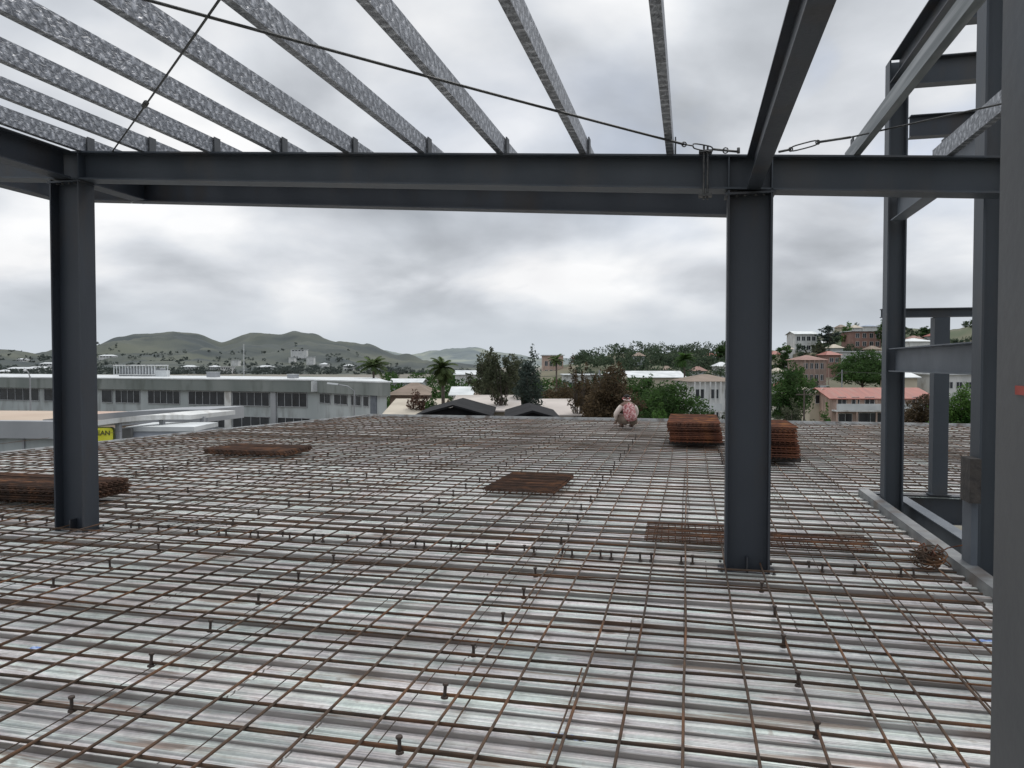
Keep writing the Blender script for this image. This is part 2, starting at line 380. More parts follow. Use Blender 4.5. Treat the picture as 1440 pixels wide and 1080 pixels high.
while a < 1.95:
    if not (-6.25 < a < -5.6 or .2 < a < .72):
        for d in (-.045, .045):
            stud(a + d, 6.30 + random.uniform(-.02, .02), 'small headed stud of a pair in the row between the two main columns', 'studs in pairs on the cross beam line', -.03)
    a += .33

# ------------------------------------------------------------------ steel frame
def iprof(h, w, tf=.014, tw=.010):
    return [(-w / 2, 0), (w / 2, 0), (w / 2, tf), (tw / 2, tf), (tw / 2, h - tf), (w / 2, h - tf), (w / 2, h), (-w / 2, h), (-w / 2, h - tf), (-tw / 2, h - tf), (-tw / 2, tf), (-w / 2, tf)]
SL = -.069
def zr(a): return 2.945 + SL * (a - .44)      # underside of rafters
HB = .265                                       # rafter depth
def frame_obj(name, label, cat, a, b, z, group=None):
    return thing(name, label, cat, L(a, b, z), -TH, group)

def hcolumn(name, label, a, b, da, db, z0, z1, m, group=None, plate=True, tf=.016):
    """H column, flanges facing left and right"""
    t = frame_obj(name, label, 'column', a, b, z0, group)
    pr = [(-da / 2, -db / 2), (-da / 2 + tf, -db / 2), (-da / 2 + tf, -.006), (da / 2 - tf, -.006), (da / 2 - tf, -db / 2), (da / 2, -db / 2),
          (da / 2, db / 2), (da / 2 - tf, db / 2), (da / 2 - tf, .006), (-da / 2 + tf, .006), (-da / 2 + tf, db / 2), (-da / 2, db / 2)]
    MB().prism(pr, 0, z1 - z0).build('shaft', m, t)
    if plate:
        MB().box(-da / 2 - .05, da / 2 + .05, -db / 2 - .05, db / 2 + .05, -.03, .012).build('base_plate', m, t)
        MB().box(-.006, .006, -db / 2 + .01, -.008, .014, .13).build('stiffener', m, t)
        for sx_ in (-1, 1):
            for sy_ in (-1, 1):
                MB().lathe([(.016, .013), (.016, .026), (.009, .027), (.009, .05)], 6, (sx_ * (da / 2 + .028), sy_ * (db / 2 + .022), 0)).build('anchor_bolt', CHAIN, t)
        hc = z1 - z0
        MB().box(-da / 2 - .02, da / 2 + .02, -db / 2 - .006, db / 2 + .006, hc - .034, hc - .018).build('cap_plate', m, t)
        for sx_ in (-.1, -.04, .04, .1):
            MB().lathe([(.013, 0), (.013, .011), (.011, .012)], 6, (sx_, -db / 2 + .03, hc - .047)).build('bolt', CHAIN, t)
    return t
CB = 6.2
hcolumn('steel_column', 'dark grey steel column standing at the left of the deck in front of a rusty pile', -5.87, CB, .335, .20, -.045, zr(-5.87), STEELD)
hcolumn('steel_column', 'dark grey steel column on the deck at right of centre under the roof frame', .44, CB, .335, .20, -.045, zr(.44), STEELD)
# near column at the right edge
t = frame_obj('steel_column', 'blurred wide grey steel column close by at the right edge of the photo', 'column', .46, .63, -.045)
MB().box(-.178, .178, -.17, .17, 0, zr(.44) + .045 - .002).build('shaft', STEELN, t)
mk = MB(); mk.box(-.1795, -.1785, .02, .124, 1.618, 1.626); mk.build('paint_mark', mat('red_mark', (.30, .05, .035), (.38, .09, .07), 30, .7), t)

# main rafter R1
t = frame_obj('rafter_beam', 'dark steel roof beam sloping across the picture on top of the two main columns', 'beam', -9.4, CB, 0)
MB().extrude(iprof(HB, .20), (0, 0, zr(-9.4)), (11.63, 0, zr(2.23))).build('beam', STEEL, t)
MB().box(11.631, 11.645, -.1, .1, zr(2.24) - .005, zr(2.24) + HB).build('end_plate', STEEL, t)
for ca in (-5.87 - .16, -5.87 + .16, .44 - .16, .44 + .16):
    MB().box(ca + 9.4 - .005, ca + 9.4 + .005, -.094, -.006, zr(ca) + .016, zr(ca) + HB - .016).build('stiffener', STEEL, t)
purl_a = [-.14 - .69 * k for k in range(9)] + [1.17, 1.80]
for pa in purl_a:
    z = zr(pa) + HB
    MB().box(pa + 9.4 + .008, pa + 9.4 + .018, -.045, .045, z - .004, z + .15).build('cleat', CLEAT, t)
# fascia beam R2
FB = 7.2
t = frame_obj('edge_beam', 'dark steel beam just behind the main roof beam, showing below it', 'beam', -7.0, FB, 0)
MB().extrude(iprof(HB, .16), (0.09, 0, zr(-6.9)), (7.33, 0, zr(.33))).build('beam', STEELD, t)
MB().box(7.331, 7.343, -.08, .08, zr(.34), zr(.34) + HB).build('end_plate', STEELG, t)
bl = MB(); bl.lathe([(.011, 0), (.011, .02), (.004, .022)], 8, (1.02, -.06, zr(-5.97) + .012 - .035)); bl.build('bolt', ROOFW, t)
# longitudinal beams
for (a, b0, b1, lab) in ((-5.87, -2.0, FB + .08, 'dark steel roof beam running lengthwise over the left column'),
                         (.465, -.5, FB + .08, 'dark steel roof beam running lengthwise overhead above the middle column')):
    t = frame_obj('roof_beam', lab, 'beam', a, b0, zr(a))
    for p, q, nm in ((b0, CB - .102, 'beam'), (CB + .102, b1, 'beam_end')):
        MB().extrude(iprof(HB - .006, .105 if a > 0 else .17, .012), (0, p - b0, .003), (0, q - b0, .003)).build(nm, STEELD, t)
t = frame_obj('roof_beam', 'short dark steel stub beam behind the main roof beam, left of the left column', 'beam', -7.02, CB + .1, zr(-7.02))
MB().extrude(iprof(HB - .006, .15), (0, .003, 0), (0, 1.05, 0)).build('beam', STEELD, t)

# purlins
def cprof(h=.142, w=.056, lip=.02, t=.0035):
    # web at +side, opening to -side, z from 0
    return [(w, 0), (w, h), (0, h), (0, h - lip), (t, h - lip), (t, h - t), (w - t, h - t), (w - t, t), (t, t), (t, lip), (0, lip), (0, 0)]
pl_lab = ['galvanised roof purlin just left of the right-hand roof beam, seen nearly edge on'] + [
    'galvanised patterned roof purlin, %s to the left of the near-vertical one' % w for w in ('first', 'second', 'third', 'fourth', 'fifth', 'sixth', 'seventh')] + [
    'leftmost galvanised patterned roof purlin right above the left lengthwise beam',
    'galvanised open channel purlin between the right roof beam and the stair frame',
    'galvanised open channel purlin ending over the right end of the main roof beam']
for pa, lab in zip(purl_a, pl_lab):
    m_ = MB().extrude([(-s_, u) for s_, u in cprof(.105 if pa < 1.5 else .13, .05)][::-1] if pa > .5 else cprof(), (-.056 if pa < .5 else .056, -2.2, 0), (-.056 if pa < .5 else .056, FB + .1 if pa < .5 else CB + .25, 0))
    o = m_.build('roof_purlin', GALV if 1 < pa < 1.5 else PURLIN, None, L(pa, 0, zr(pa) + HB + .002), -TH)
    tag(o, lab, 'purlin', 'galvanised roof purlins')

# ------------------------------------------------------------------ cables
def roof_hit(px, py, off):
    """where the sight line meets the plane of the rafter tops"""
    d = ray(px, py); lo, hi = .2, 60
    g = lambda s: (Vector((0, 0, H)) + d * s)
    for _ in range(60):
        mid = (lo + hi) / 2; p = g(mid); q = ab(p)
        if p.z < zr(q.x) + HB + off: lo = mid
        else: hi = mid
    return g(lo)
def cable(p0, p1, r, sag, n=24):
    p0, p1 = Vector(p0), Vector(p1); pts = []
    for i in range(n + 1):
        s = i / n; pts.append(p0.lerp(p1, s) - Vector((0, 0, sag * 4 * s * (1 - s))))
    return pts
def turnbuckle(mb, p0, p1, w=.022):
    p0, p1 = Vector(p0), Vector(p1); t = (p1 - p0); ln = t.length; t.normalize()
    sd = t.cross(Vector((0, 1, 0))).normalized(); pts = []
    for i in range(17):
        th = 2 * math.pi * i / 16; c = math.cos(th); s = math.sin(th)
        pts.append((p0 + p1) / 2 + t * (ln / 2 * (abs(c) ** .6) * (1 if c > 0 else -1)) + sd * (w * (abs(s) ** .5) * (1 if s > 0 else -1)))
    mb.tube(pts, .0055, 5)
def ring(mb, c, r, axis, rad=.005):
    c = Vector(c); ax = Vector(axis).normalized(); u = ax.orthogonal().normalized(); v = ax.cross(u)
    mb.tube([c + (u * math.cos(i * math.pi / 8) + v * math.sin(i * math.pi / 8)) * r for i in range(17)], rad, 5)
off = -.03
a_end = ab(roof_hit(1030, 214, .02))
def rafter_top(px, da=0):   # point on the front top edge of the rafter at that column
    lo, hi = -9, 3
    for _ in range(50):
        m_ = (lo + hi) / 2; p = L(m_, CB - .13, zr(m_) + HB)
        if 720 + F * p.x / p.y < px: lo = m_
        else: hi = m_
    return L(lo, CB - .13, zr(lo) + HB + da)
# cable 1
pe = rafter_top(1036, .012); ptb0 = rafter_top(1000, .03)
pA = roof_hit(235, 2, off); pJ = roof_hit(962, 203, -.02)
ext = pA + (pA - pJ).normalized() * 2.5
t = thing('brace_cable', 'long dark wire rope slanting down across the purlins to the clamp on the roof beam', 'cable', pe)
def rel(pts, o): return [Vector(p) - o for p in pts]
MB().tube(rel(cable(ext, pJ, 0, .02), pe), .0085, 6).build('wire_rope', CABLE, t, smooth=True)
mb = MB(); q0, q1 = pJ, ptb0
ring(mb, (pJ - pe), .016, (0, 1, .2)); mb.tube(rel([pJ.lerp(q1, .0), pJ.lerp(q1, .3)], pe), .006, 5); turnbuckle(mb, (pJ.lerp(q1, .3)) - pe, q1 - pe)
mb.tube(rel([q1, q1.lerp(pe, .5), pe], pe), .009, 6); ring(mb, q1.lerp(pe, .5) - pe, .02, (0, 1, .3)); mb.tube([(0, 0, -.012), (0, 0, .03)], .012, 6)
mb.build('turnbuckle', CHAIN, t, smooth=True)
# cable 2
pB = roof_hit(305, 2, off); pb0 = roof_hit(158, 213, .0)
t = thing('brace_cable', 'thin dark wire rope crossing the purlins at top left, steeper than the long one', 'cable', pb0)
extB = pB + (pB - pb0).normalized() * 2.0
MB().tube(rel(cable(extB, pb0, 0, .01), pb0), .0075, 6).build('wire_rope', CABLE, t, smooth=True)
mid = pb0.lerp(pB, .47) - pb0; d_ = (pB - pb0).normalized()
MB().tube([mid - d_ * .05, mid + d_ * .05], .02, 8).build('rope_clip', CHAIN, t, smooth=True)
# cable 3
pc0 = rafter_top(1092, .012); pT = rafter_top(1112, .05); pC = roof_hit(1404, 147, -.06)
pc1 = at(1112, 210, pc0.y - .05); pc2 = at(1150, 200, pc0.y - .22); pcm = at(1196, 193, pc0.y - .4)
t = thing('brace_cable', 'thin wire rope with turnbuckle rising right from the middle column to the stair frame', 'cable', pc0)
mb = MB(); mb.tube(rel([pc0, pc1], pc0), .009, 6); turnbuckle(mb, pc1 - pc0, pc2 - pc0, .02); ring(mb, pc1 - pc0, .014, (0, 1, .2)); ring(mb, pc2 - pc0, .014, (0, 1, .2))
mb.tube(rel([pc2, pcm], pc0), .009, 6); mb.build('turnbuckle', CHAIN, t, smooth=True)
MB().tube(rel([pcm, pC, pC + (pC - pcm).normalized() * 1.2], pc0), .006, 6).build('wire_rope', CABLE, t, smooth=True)
# clamp hanging on the rafter
pk = rafter_top(990, 0)
t = thing('beam_clamp', 'dark steel clamp strapped round the main roof beam left of the middle column', 'clamp', pk, -TH)
MB().tube([(-.012, -.01, -.36), (-.012, -.01, .06)], .008, 6).build('rod', CHAIN, t); MB().tube([(.016, -.01, -.36), (.016, -.01, .05)], .008, 6).build('rod', CHAIN, t)
MB().box(-.05, .05, -.03, .05, .003, .02).build('top_plate', CHAIN, t); MB().box(-.05, .05, -.03, .05, -.335, -.315).build('bottom_plate', CHAIN, t)

# ------------------------------------------------------------------ stair frame at the right
EA, CA = 2.26, 2.28
hcolumn('steel_column', 'tall steel column of the stair frame beyond the deck opening, wall side of the far corner', CA, 9.5, .20, .20, -.35, 5.05, STEEL, plate=False)
hcolumn('steel_column', 'steel column of the stair frame just left of the big near column', EA, 6.52, .21, .20, -.35, 5.10, STEEL, plate=False)
t = frame_obj('steel_post', 'short slim steel post between the two stair frame columns', 'post', 2.97, 10.2, 0)
MB().box(-.085, .085, -.085, .085, 0, 2.17).build('shaft', STEEL, t); MB().box(-.12, .12, -.12, .12, .0, .012).build('base_plate', STEEL, t)
def tbeam(lab, a0, b0, a1, b1, z0, h, w, m):
    o = frame_obj('stair_frame_beam', lab, 'beam', a0, b0, z0)
    MB().extrude(iprof(h, w, .012, .009), (0, 0, 0), (a1 - a0, b1 - b0, 0)).build('beam', m, o); return o
tbeam('steel beam at eye level joining the two stair frame columns', CA, 9.395, EA, 6.625, 1.515, .265, .15, STEELG)
tbeam('steel beam under the roof beam level running to the far stair column', CA, 9.395, EA, 6.625, 3.23, .27, .15, STEELG)
tbeam('dark lengthwise steel beam along the top of the stair frame', CA, 9.39, EA, 2.0, 4.78, .27, .2, STEELD)
tbeam('dark steel floor beam along the stair opening with pale dusty top flange', 2.5, 10.0, 2.5, 5.4, -.30, .29, .13, STEELG)
tbeam('dark steel floor beam across the far side of the stair opening', 2.1, 10.2, 6.0, 10.2, -.36, .35, .16, STEELD)
tbeam('dark horizontal rail on top of the slim post', 2.3, 10.2, 4.4, 10.2, 2.175, .11, .12, STEEL)
tbeam('upper cross beam of the stair frame at the top of the far column', 2.39, 9.45, 5.5, 9.45, 4.75, .30, .16, STEEL)
tbeam('farther lower-looking cross beam of the stair frame behind the brace cable', 2.95, 11.6, 6.0, 11.6, 4.75, .30, .16, STEELD)
tbeam('topmost visible cross beam of the stair frame in the upper right corner', 2.39, 7.8, 5.5, 7.8, 4.75, .30, .16, STEEL)
tbeam('lower dark cross beam down inside the stair opening', 2.1, 9.0, 5.0, 9.0, -1.0, .3, .15, STEELD)
t = frame_obj('steel_bracket', 'small grey steel stub with base plate at the foot of the stair column', 'bracket', 2.10, 6.5, -.16)
MB().box(.0, .047, -.1, .1, .012, .70).build('stub', STEELG, t); MB().box(-.04, .30, -.16, .16, 0, .0118).build('base_plate', TRIM, t)
t = frame_obj('block', 'dark rough block fixed on the grey stub beside the stair column', 'block', 2.09, 6.45, .54)
MB().box(-.022, .057, -.101, .101, .002, .34).build('body', WOOD, t)
# floor one storey below the opening
fb = MB(); fb.box(2.2, 8, 4.5, 10.0, -3.6, -3.5); tag(fb.build('lower_floor', CONC, None, (0, 0, 0), -TH), kind='structure')

# ------------------------------------------------------------------ rusty panels
def panel_mesh(w, l, sp, r, jit=.004):
    mb = MB(); x = -w / 2
    while x <= w / 2 + .001:
        j = random.uniform(-jit, jit); mb.tube([(x + j, -l / 2, 0), (x + j + random.uniform(-jit, jit), 0, random.uniform(-jit, jit)), (x - j, l / 2, 0)], r, 4); x += sp
    y = -l / 2
    while y <= l / 2 + .001:
        j = random.uniform(-jit, jit); mb.tube([(-w / 2 - .02, y + j, 2 * r), (0, y + random.uniform(-jit, jit), 2 * r + random.uniform(-jit, jit)), (w / 2 + .02, y - j, 2 * r)], r, 4); y += sp
    return mb
def stack(a, b, w, l, n_, dz, z0, label, group, rz=0.0, sp=.1, r=.011, m=RUST2, slide=(0, 0), jr=.8):
    o0 = panel_mesh(w, l, sp, r).build('rusty_mesh', m)
    for k_ in range(n_):
        o = o0 if k_ == 0 else o0.copy()
        if k_: COL.objects.link(o)
        o.location = L(a + random.uniform(-.02, .02) + slide[0] * k_, b + random.uniform(-.03, .03) + slide[1] * k_, z0 + k_ * dz)
        o.rotation_euler = (R(random.uniform(-.3, .3)), R(random.uniform(-.3, .3)), -TH + rz + R(random.uniform(-jr, jr)))
        nm = ['topmost', 'second from the top', 'third from the top', 'fourth from the top'] ; low = ['lowest', 'second from the bottom', 'third from the bottom', 'fourth from the bottom', 'fifth from the bottom', 'sixth from the bottom', 'seventh from the bottom', 'eighth from the bottom', 'ninth from the bottom', 'tenth from the bottom', 'eleventh from the bottom']
        kk = n_ - 1 - k_
        tag(o, label + ', ' + (nm[kk] if kk < min(4, n_ - 1) else low[k_]), 'bar mesh', group)
stack(.12, 15.75, .93, 2.3, 12, .033, .115, 'rusty bar mesh in the stack by the crouching worker', 'panels in the stack left of the middle column', sp=.075, slide=(-.006, 0))
stack(1.20, 13.3, .93, 1.6, 14, .036, .115, 'rusty bar mesh in the stack behind the middle column', 'panels in the stack behind the middle column', sp=.075, slide=(-.004, 0))
stack(-2.0, 9.55, .84, 1.35, 2, .022, .042, 'rusty bar mesh in the low pile at mid deck', 'panels in the middle flat pile', R(-2), .075, .008, RUST3)
stack(-7.45, 11.95, 1.55, .9, 3, .027, .045, 'rusty bar mesh in the low far left pile', 'panels in the far left pile', 0, .09, .011, RUST3)
stack(-8.15, 7.35, 3.1, .8, 7, .026, .05, 'rusty bar mesh in the pile behind the left column', 'panels in the pile behind the left column', 0, .085, .011, RUST3, jr=3.2)
for (a, b, lab) in ((.12, 14.9, 'front timber bearer under the stack by the crouching worker'), (.12, 16.5, 'rear timber bearer under the stack by the crouching worker'), (1.2, 12.75, 'front timber bearer under the stack behind the middle column'), (1.2, 13.9, 'rear timber bearer under the stack behind the middle column')):
    tag(MB().box(-.52, .52, -.05, .05, 0, .062).build('timber_bearer', WOOD, None, L(a, b, .045), -TH + R(random.uniform(-3, 3))), lab, 'bearer')
for (a, b, w, l, lab) in ((.10, 7.05, .95, .75, 'rusty fine mesh sheet lying flat on the deck just left of the middle column'), (1.03, 6.98, .95, .6, 'rusty fine mesh sheet lying flat on the deck just right of the middle column')):
    o = panel_mesh(w, l, .062, .0052).build('mesh_sheet', RUST3, None, L(a, b, .052), -TH + R(1)); tag(o, lab, 'mesh sheet')
# tie wire coil
pw = on_z(1308, 790, .04)
t = thing('wire_coil', 'dark rusty tangle of tie wire dropped beside the deck edge angle', 'wire coil', pw)
mb = MB()
for k_ in range(26):
    c = Vector((random.gauss(0, .035), random.gauss(0, .035), random.uniform(0, .07))); ax = Vector((random.gauss(0, .5), random.gauss(0, .5), 1)); rr = random.uniform(.05, .11)
    ring(mb, c, rr, ax, .005)
mb.build('wire_loops', RUST, t)
mb = MB()
for k_ in range(5):
    an = random.uniform(0, 6); mb.tube([(0, 0, .03), (.12 * math.cos(an), .12 * math.sin(an), .12), (.22 * math.cos(an), .22 * math.sin(an), .06 + .1 * random.random())], .005, 5)
mb.build('loose_end', RUST2, t)
# plastic scraps lying on the pans
for (px, py, w, l, lab) in ((797, 1037, .17, .035, 'crumpled blue plastic strip lying on the deck pan near the front'), (52, 912, .09, .03, 'pale blue plastic scrap on the deck at the left front'), (1388, 902, .16, .03, 'pale blue film scrap on the deck near the right edge')):
    p = on_z(px, py, -HR + .006); mb = MB(); nx = 8
    for i in range(nx):
        x0, x1 = -w / 2 + w * i / nx, -w / 2 + w * (i + 1) / nx
        z0, z1 = .004 * (i % 2), .004 * ((i + 1) % 2)
        mb.add([(x0, -l / 2, z0), (x1, -l / 2, z1), (x1, l / 2, z1 + .003), (x0, l / 2, z0 + .003)], [(0, 1, 2, 3)])
    tag(mb.build('plastic_scrap', BLUE, None, p, -TH), lab, 'plastic scrap')

# ------------------------------------------------------------------ worker
def skin(name, verts, edges, rad, m, parent, root=0, sub=2):
    me = bpy.data.meshes.new(name); me.from_pydata(verts, edges, []); me.update()
    o = bpy.data.objects.new(name, me); COL.objects.link(o); o.parent = parent
    md = o.modifiers.new('skin', 'SKIN'); md.use_smooth_shade = True
    sv = me.skin_vertices[0].data
    for i, r_ in enumerate(rad): sv[i].radius = (r_, r_) if not isinstance(r_, tuple) else r_; sv[i].use_root = (i == root)
    s_ = o.modifiers.new('sub', 'SUBSURF'); s_.levels = sub; s_.render_levels = sub
    me.materials.append(m); return o
SKINM = mat('skin_brown', (.10, .055, .035), (.13, .07, .045), 6, .6)
SHIRT = mat('patterned_shirt', (.22, .05, .05), (.46, .31, .30), 24, .85, detail=4, lo=.42, hi=.60)
SLEEVE = mat('pale_sleeve', (.50, .42, .38), (.60, .53, .46), 8, .85)
TROUS = mat('brown_trousers', (.085, .06, .045), (.13, .10, .075), 6, .9)
HAIR = mat('black_hair', (.010, .008, .008), (.02, .017, .016), 20, .8)
BOOT = mat('brown_boot', (.05, .03, .022), (.08, .05, .035), 8, .8)
BAND = mat('headband', (.45, .06, .07), (.70, .62, .60), 26, .8, lo=.48, hi=.52)
pp = on_z(886, 602, .03)
P = thing('person', 'worker crouching with back turned, red patterned shirt and pale sleeves, at the far deck edge', 'person', (pp.x, pp.y, .03), R(14))
# body: pelvis, spine, neck, head; legs; arms with hands.  x right, y away, z up, squatting and bending forward
V = [(0, 0, .26), (0, .05, .38), (0, .12, .50), (0, .17, .57), (0, .22, .65), (0, .24, .74),
     (-.10, .02, .25), (-.19, .36, .30), (-.13, .20, .09), (-.13, .17, .04), (-.14, .33, .03),
     (.10, .02, .25), (.19, .36, .30), (.13, .20, .09), (.13, .17, .04), (.14, .33, .03),
     (-.17, .16, .54), (-.29, .18, .34), (-.20, .38, .16), (-.18, .43, .11),
     (.17, .16, .54), (.265, .24, .34), (.20, .38, .16), (.18, .43, .11)]
Ed = [(0, 1), (1, 2), (2, 3), (3, 4), (4, 5), (0, 6), (6, 7), (7, 8), (8, 9), (9, 10), (0, 11), (11, 12), (12, 13), (13, 14), (14, 15), (3, 16), (16, 17), (17, 18), (18, 19), (3, 20), (20, 21), (21, 22), (22, 23)]
Rd = [.13, .125, .13, .11, .052, .085, .085, .065, .045, .04, .035, .085, .065, .045, .04, .035, .055, .042, .03, .035, .055, .042, .03, .035]
for s_, h_ in ((-1, 19), (1, 23)):
    for kf, (dx, ln) in enumerate(((-.03, .06), (-.012, .075), (.006, .08), (.022, .07), (-.045 * 1, .045))):
        i0 = len(V); bx = V[h_]
        x0 = bx[0] + s_ * -dx
        V += [(x0, bx[1] + .03 if kf < 4 else bx[1] + .005, bx[2] - .01), (x0 + (.0 if kf < 4 else -s_ * -.015), bx[1] + .03 + ln * .5, bx[2] - .025), (x0, bx[1] + .03 + ln * .75, bx[2] - .05)]
        Ed += [(h_, i0), (i0, i0 + 1), (i0 + 1, i0 + 2)]; Rd += [.010, .009, .008]
body = skin('body', V, Ed, Rd, SKINM, P)
skin('shirt', [(0, -.045, .16), (0, -.02, .26), (0, .04, .38), (0, .115, .50), (0, .17, .575), (0, .20, .60)], [(0, 1), (1, 2), (2, 3), (3, 4), (4, 5)], [(.16, .09), (.175, .15), (.165, .14), (.175, .14), (.14, .10), (.065, .065)], SHIRT, P)
for s_ in (-1, 1):
    skin('sleeve', [(s_ * .13, .16, .56), (s_ * .22, .165, .46), (s_ * (.31 if s_ < 0 else .27), .17 if s_ < 0 else .24, .34), (s_ * .235, .33, .20)], [(0, 1), (1, 2), (2, 3)], [.075, .07, .062, .045], SLEEVE, P)
    skin('trouser_leg', [(s_ * .05, -.01, .16), (s_ * .12, .05, .19), (s_ * .195, .365, .30), (s_ * .16, .28, .18), (s_ * .13, .20, .08)], [(0, 1), (1, 2), (2, 3), (3, 4)], [.135, .12, .085, .07, .06], TROUS, P)
    skin('boot', [(s_ * .13, .15, .045), (s_ * .135, .25, .04), (s_ * .14, .35, .03)], [(0, 1), (1, 2)], [.05, .045, .04], BOOT, P)
    skin('ear', [(s_ * .088, .24, .73), (s_ * .094, .235, .755)], [(0, 1)], [.016, .018], SKINM, P, sub=1)
skin('hair', [(0, .235, .74), (0, .23, .785), (0, .245, .805)], [(0, 1), (1, 2)], [.093, .085, .05], HAIR, P)
mb = MB(); ring(mb, (0, .23, .705), .096, (0, -.35, 1), .013); mb.build('head_cloth', BAND, P, smooth=True)
skin('face', [(0, .325, .72), (0, .34, .705), (0, .325, .68)], [(0, 1), (1, 2)], [.015, .018, .016], SKINM, P, sub=1)

# ------------------------------------------------------------------ ground and hills
def ground():
    mb = MB(); xs = [-9000, -2500, -600, -150, -40, 0, 40, 150, 600, 2500, 9000]; ys = [-400, -60, 0, 40, 100, 250, 700, 2000, 6000, 14000]
    vs = [(x, y, GZ) for y in ys for x in xs]; nx = len(xs)
    mb.add(vs, [(j * nx + i, j * nx + i + 1, (j + 1) * nx + i + 1, (j + 1) * nx + i) for j in range(len(ys) - 1) for i in range(nx - 1)])
    tag(mb.build('ground', GROUND), kind='structure')
ground()
def interp(pts, x):
    if x <= pts[0][0]: return pts[0][1]
    for (x0, y0), (x1, y1) in zip(pts, pts[1:]):
        if x <= x1:
            s = (x - x0) / (x1 - x0); s = s * s * (3 - 2 * s) * .5 + s * .5; return y0 + (y1 - y0) * s
    return pts[-1][1]
class Hill:
    def __init__(s, pts, d0, d1, m, rough, step=4, nd=26, back=1.5):
        s.pts, s.d0, s.d1, s.rough = pts, d0, d1, rough
        mb = MB(); xs = []; x = pts[0][0]
        while x <= pts[-1][0]: xs.append(x); x += step
        ts = [i / nd for i in range(nd + 1)] + [1.12, 1.3, 1.6]
        for x in xs:
            for t_ in ts:
                d = d0 + (d1 - d0) * t_
                mb.v.append(((x - 720) / F * d, d, s.z(x, d)))
        m_ = len(ts)
        for i in range(len(xs) - 1):
            for j in range(m_ - 1):
                a_ = i * m_ + j; mb.f.append((a_, a_ + m_, a_ + m_ + 1, a_ + 1))
        s.o = tag(mb.build('hill', m, smooth=True), kind='structure')
    def z(s, px, d):
        t_ = (d - s.d0) / (s.d1 - s.d0)
        zt = H + (512 - interp(s.pts, px)) / F * s.d1 - GZ
        if t_ <= 1: sh = max(0, t_) ** 1.15
        else: sh = max(-.05, 1 - (t_ - 1) * 1.6)
        X = (px - 720) / F * d
        nz = noise.fractal(Vector((X, d, 0)) / s.rough, 1.0, 2.1, 6) * s.rough * .12
        nz += (abs(noise.noise(Vector((X / s.rough / 1.3, d / s.rough / 4, 3)))) - .25) * s.rough * .35 * sh * (1 - sh) * 3
        return GZ - 1.0 + zt * sh + nz * min(1, max(0, t_) * 3) * (1 if t_ < .9 else .55)
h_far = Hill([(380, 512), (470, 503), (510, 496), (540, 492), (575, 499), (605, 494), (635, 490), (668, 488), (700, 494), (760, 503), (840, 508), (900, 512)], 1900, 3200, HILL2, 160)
h_left = Hill([(-520, 500), (-300, 480), (-150, 488), (-60, 492), (0, 492), (40, 497), (75, 499), (110, 492), (135, 486), (165, 476), (205, 472), (245, 466), (275, 470), (312, 483), (350, 470), (395, 468), (415, 464), (436, 468), (470, 478), (520, 488), (560, 499), (620, 508), (700, 514)], 620, 1500, HILL1, 110, back=2)
h_right = Hill([(760, 515), (800, 509), (835, 502), (870, 493), (910, 492), (960, 493), (1000, 496), (1040, 492), (1090, 488), (1125, 472), (1165, 464), (1200, 456), (1240, 455), (1280, 461), (1312, 464), (1345, 460), (1380, 450), (1430, 446), (1520, 440), (1700, 450), (1900, 470)], 135, 330, HILL3, 34, 3)

# ------------------------------------------------------------------ trees
def rnd_unit():
    while True:
        v = Vector((random.uniform(-1, 1), random.uniform(-1, 1), random.uniform(-1, 1)))
        if .05 < v.length <= 1: return v
def leaves(mb, clumps, n_, size, flat=.0):
    tot = sum(c[3] * c[4] * c[5] for c in clumps) or 1
    for c in clumps:
        k_ = max(8, int(2.6 * n_ * (c[3] * c[4] * c[5]) / tot))
        # sub-clumps give light and dark masses with gaps
        subs = [rnd_unit() for _ in range(max(5, k_ // 26))]
        subs = [s_.normalized() * (.45 + .55 * s_.length) for s_ in subs]
        for _ in range(k_):
            s_ = random.choice(subs); v = s_ + rnd_unit() * .46
            p = Vector((c[0] + v.x * c[3], c[1] + v.y * c[4], c[2] + v.z * c[5]))
            x = rnd_unit().normalized(); y = x.orthogonal().normalized(); y = (y + rnd_unit() * .5).normalized()
            q = .62 * size * random.uniform(.5, 1.25)
            w = x.cross(y).normalized()
            mb.add([p - x * q, p - y * q * .45 + w * q * .1, p + x * q, p + y * q * .45 + w * q * .1], [(0, 1, 2, 3)])
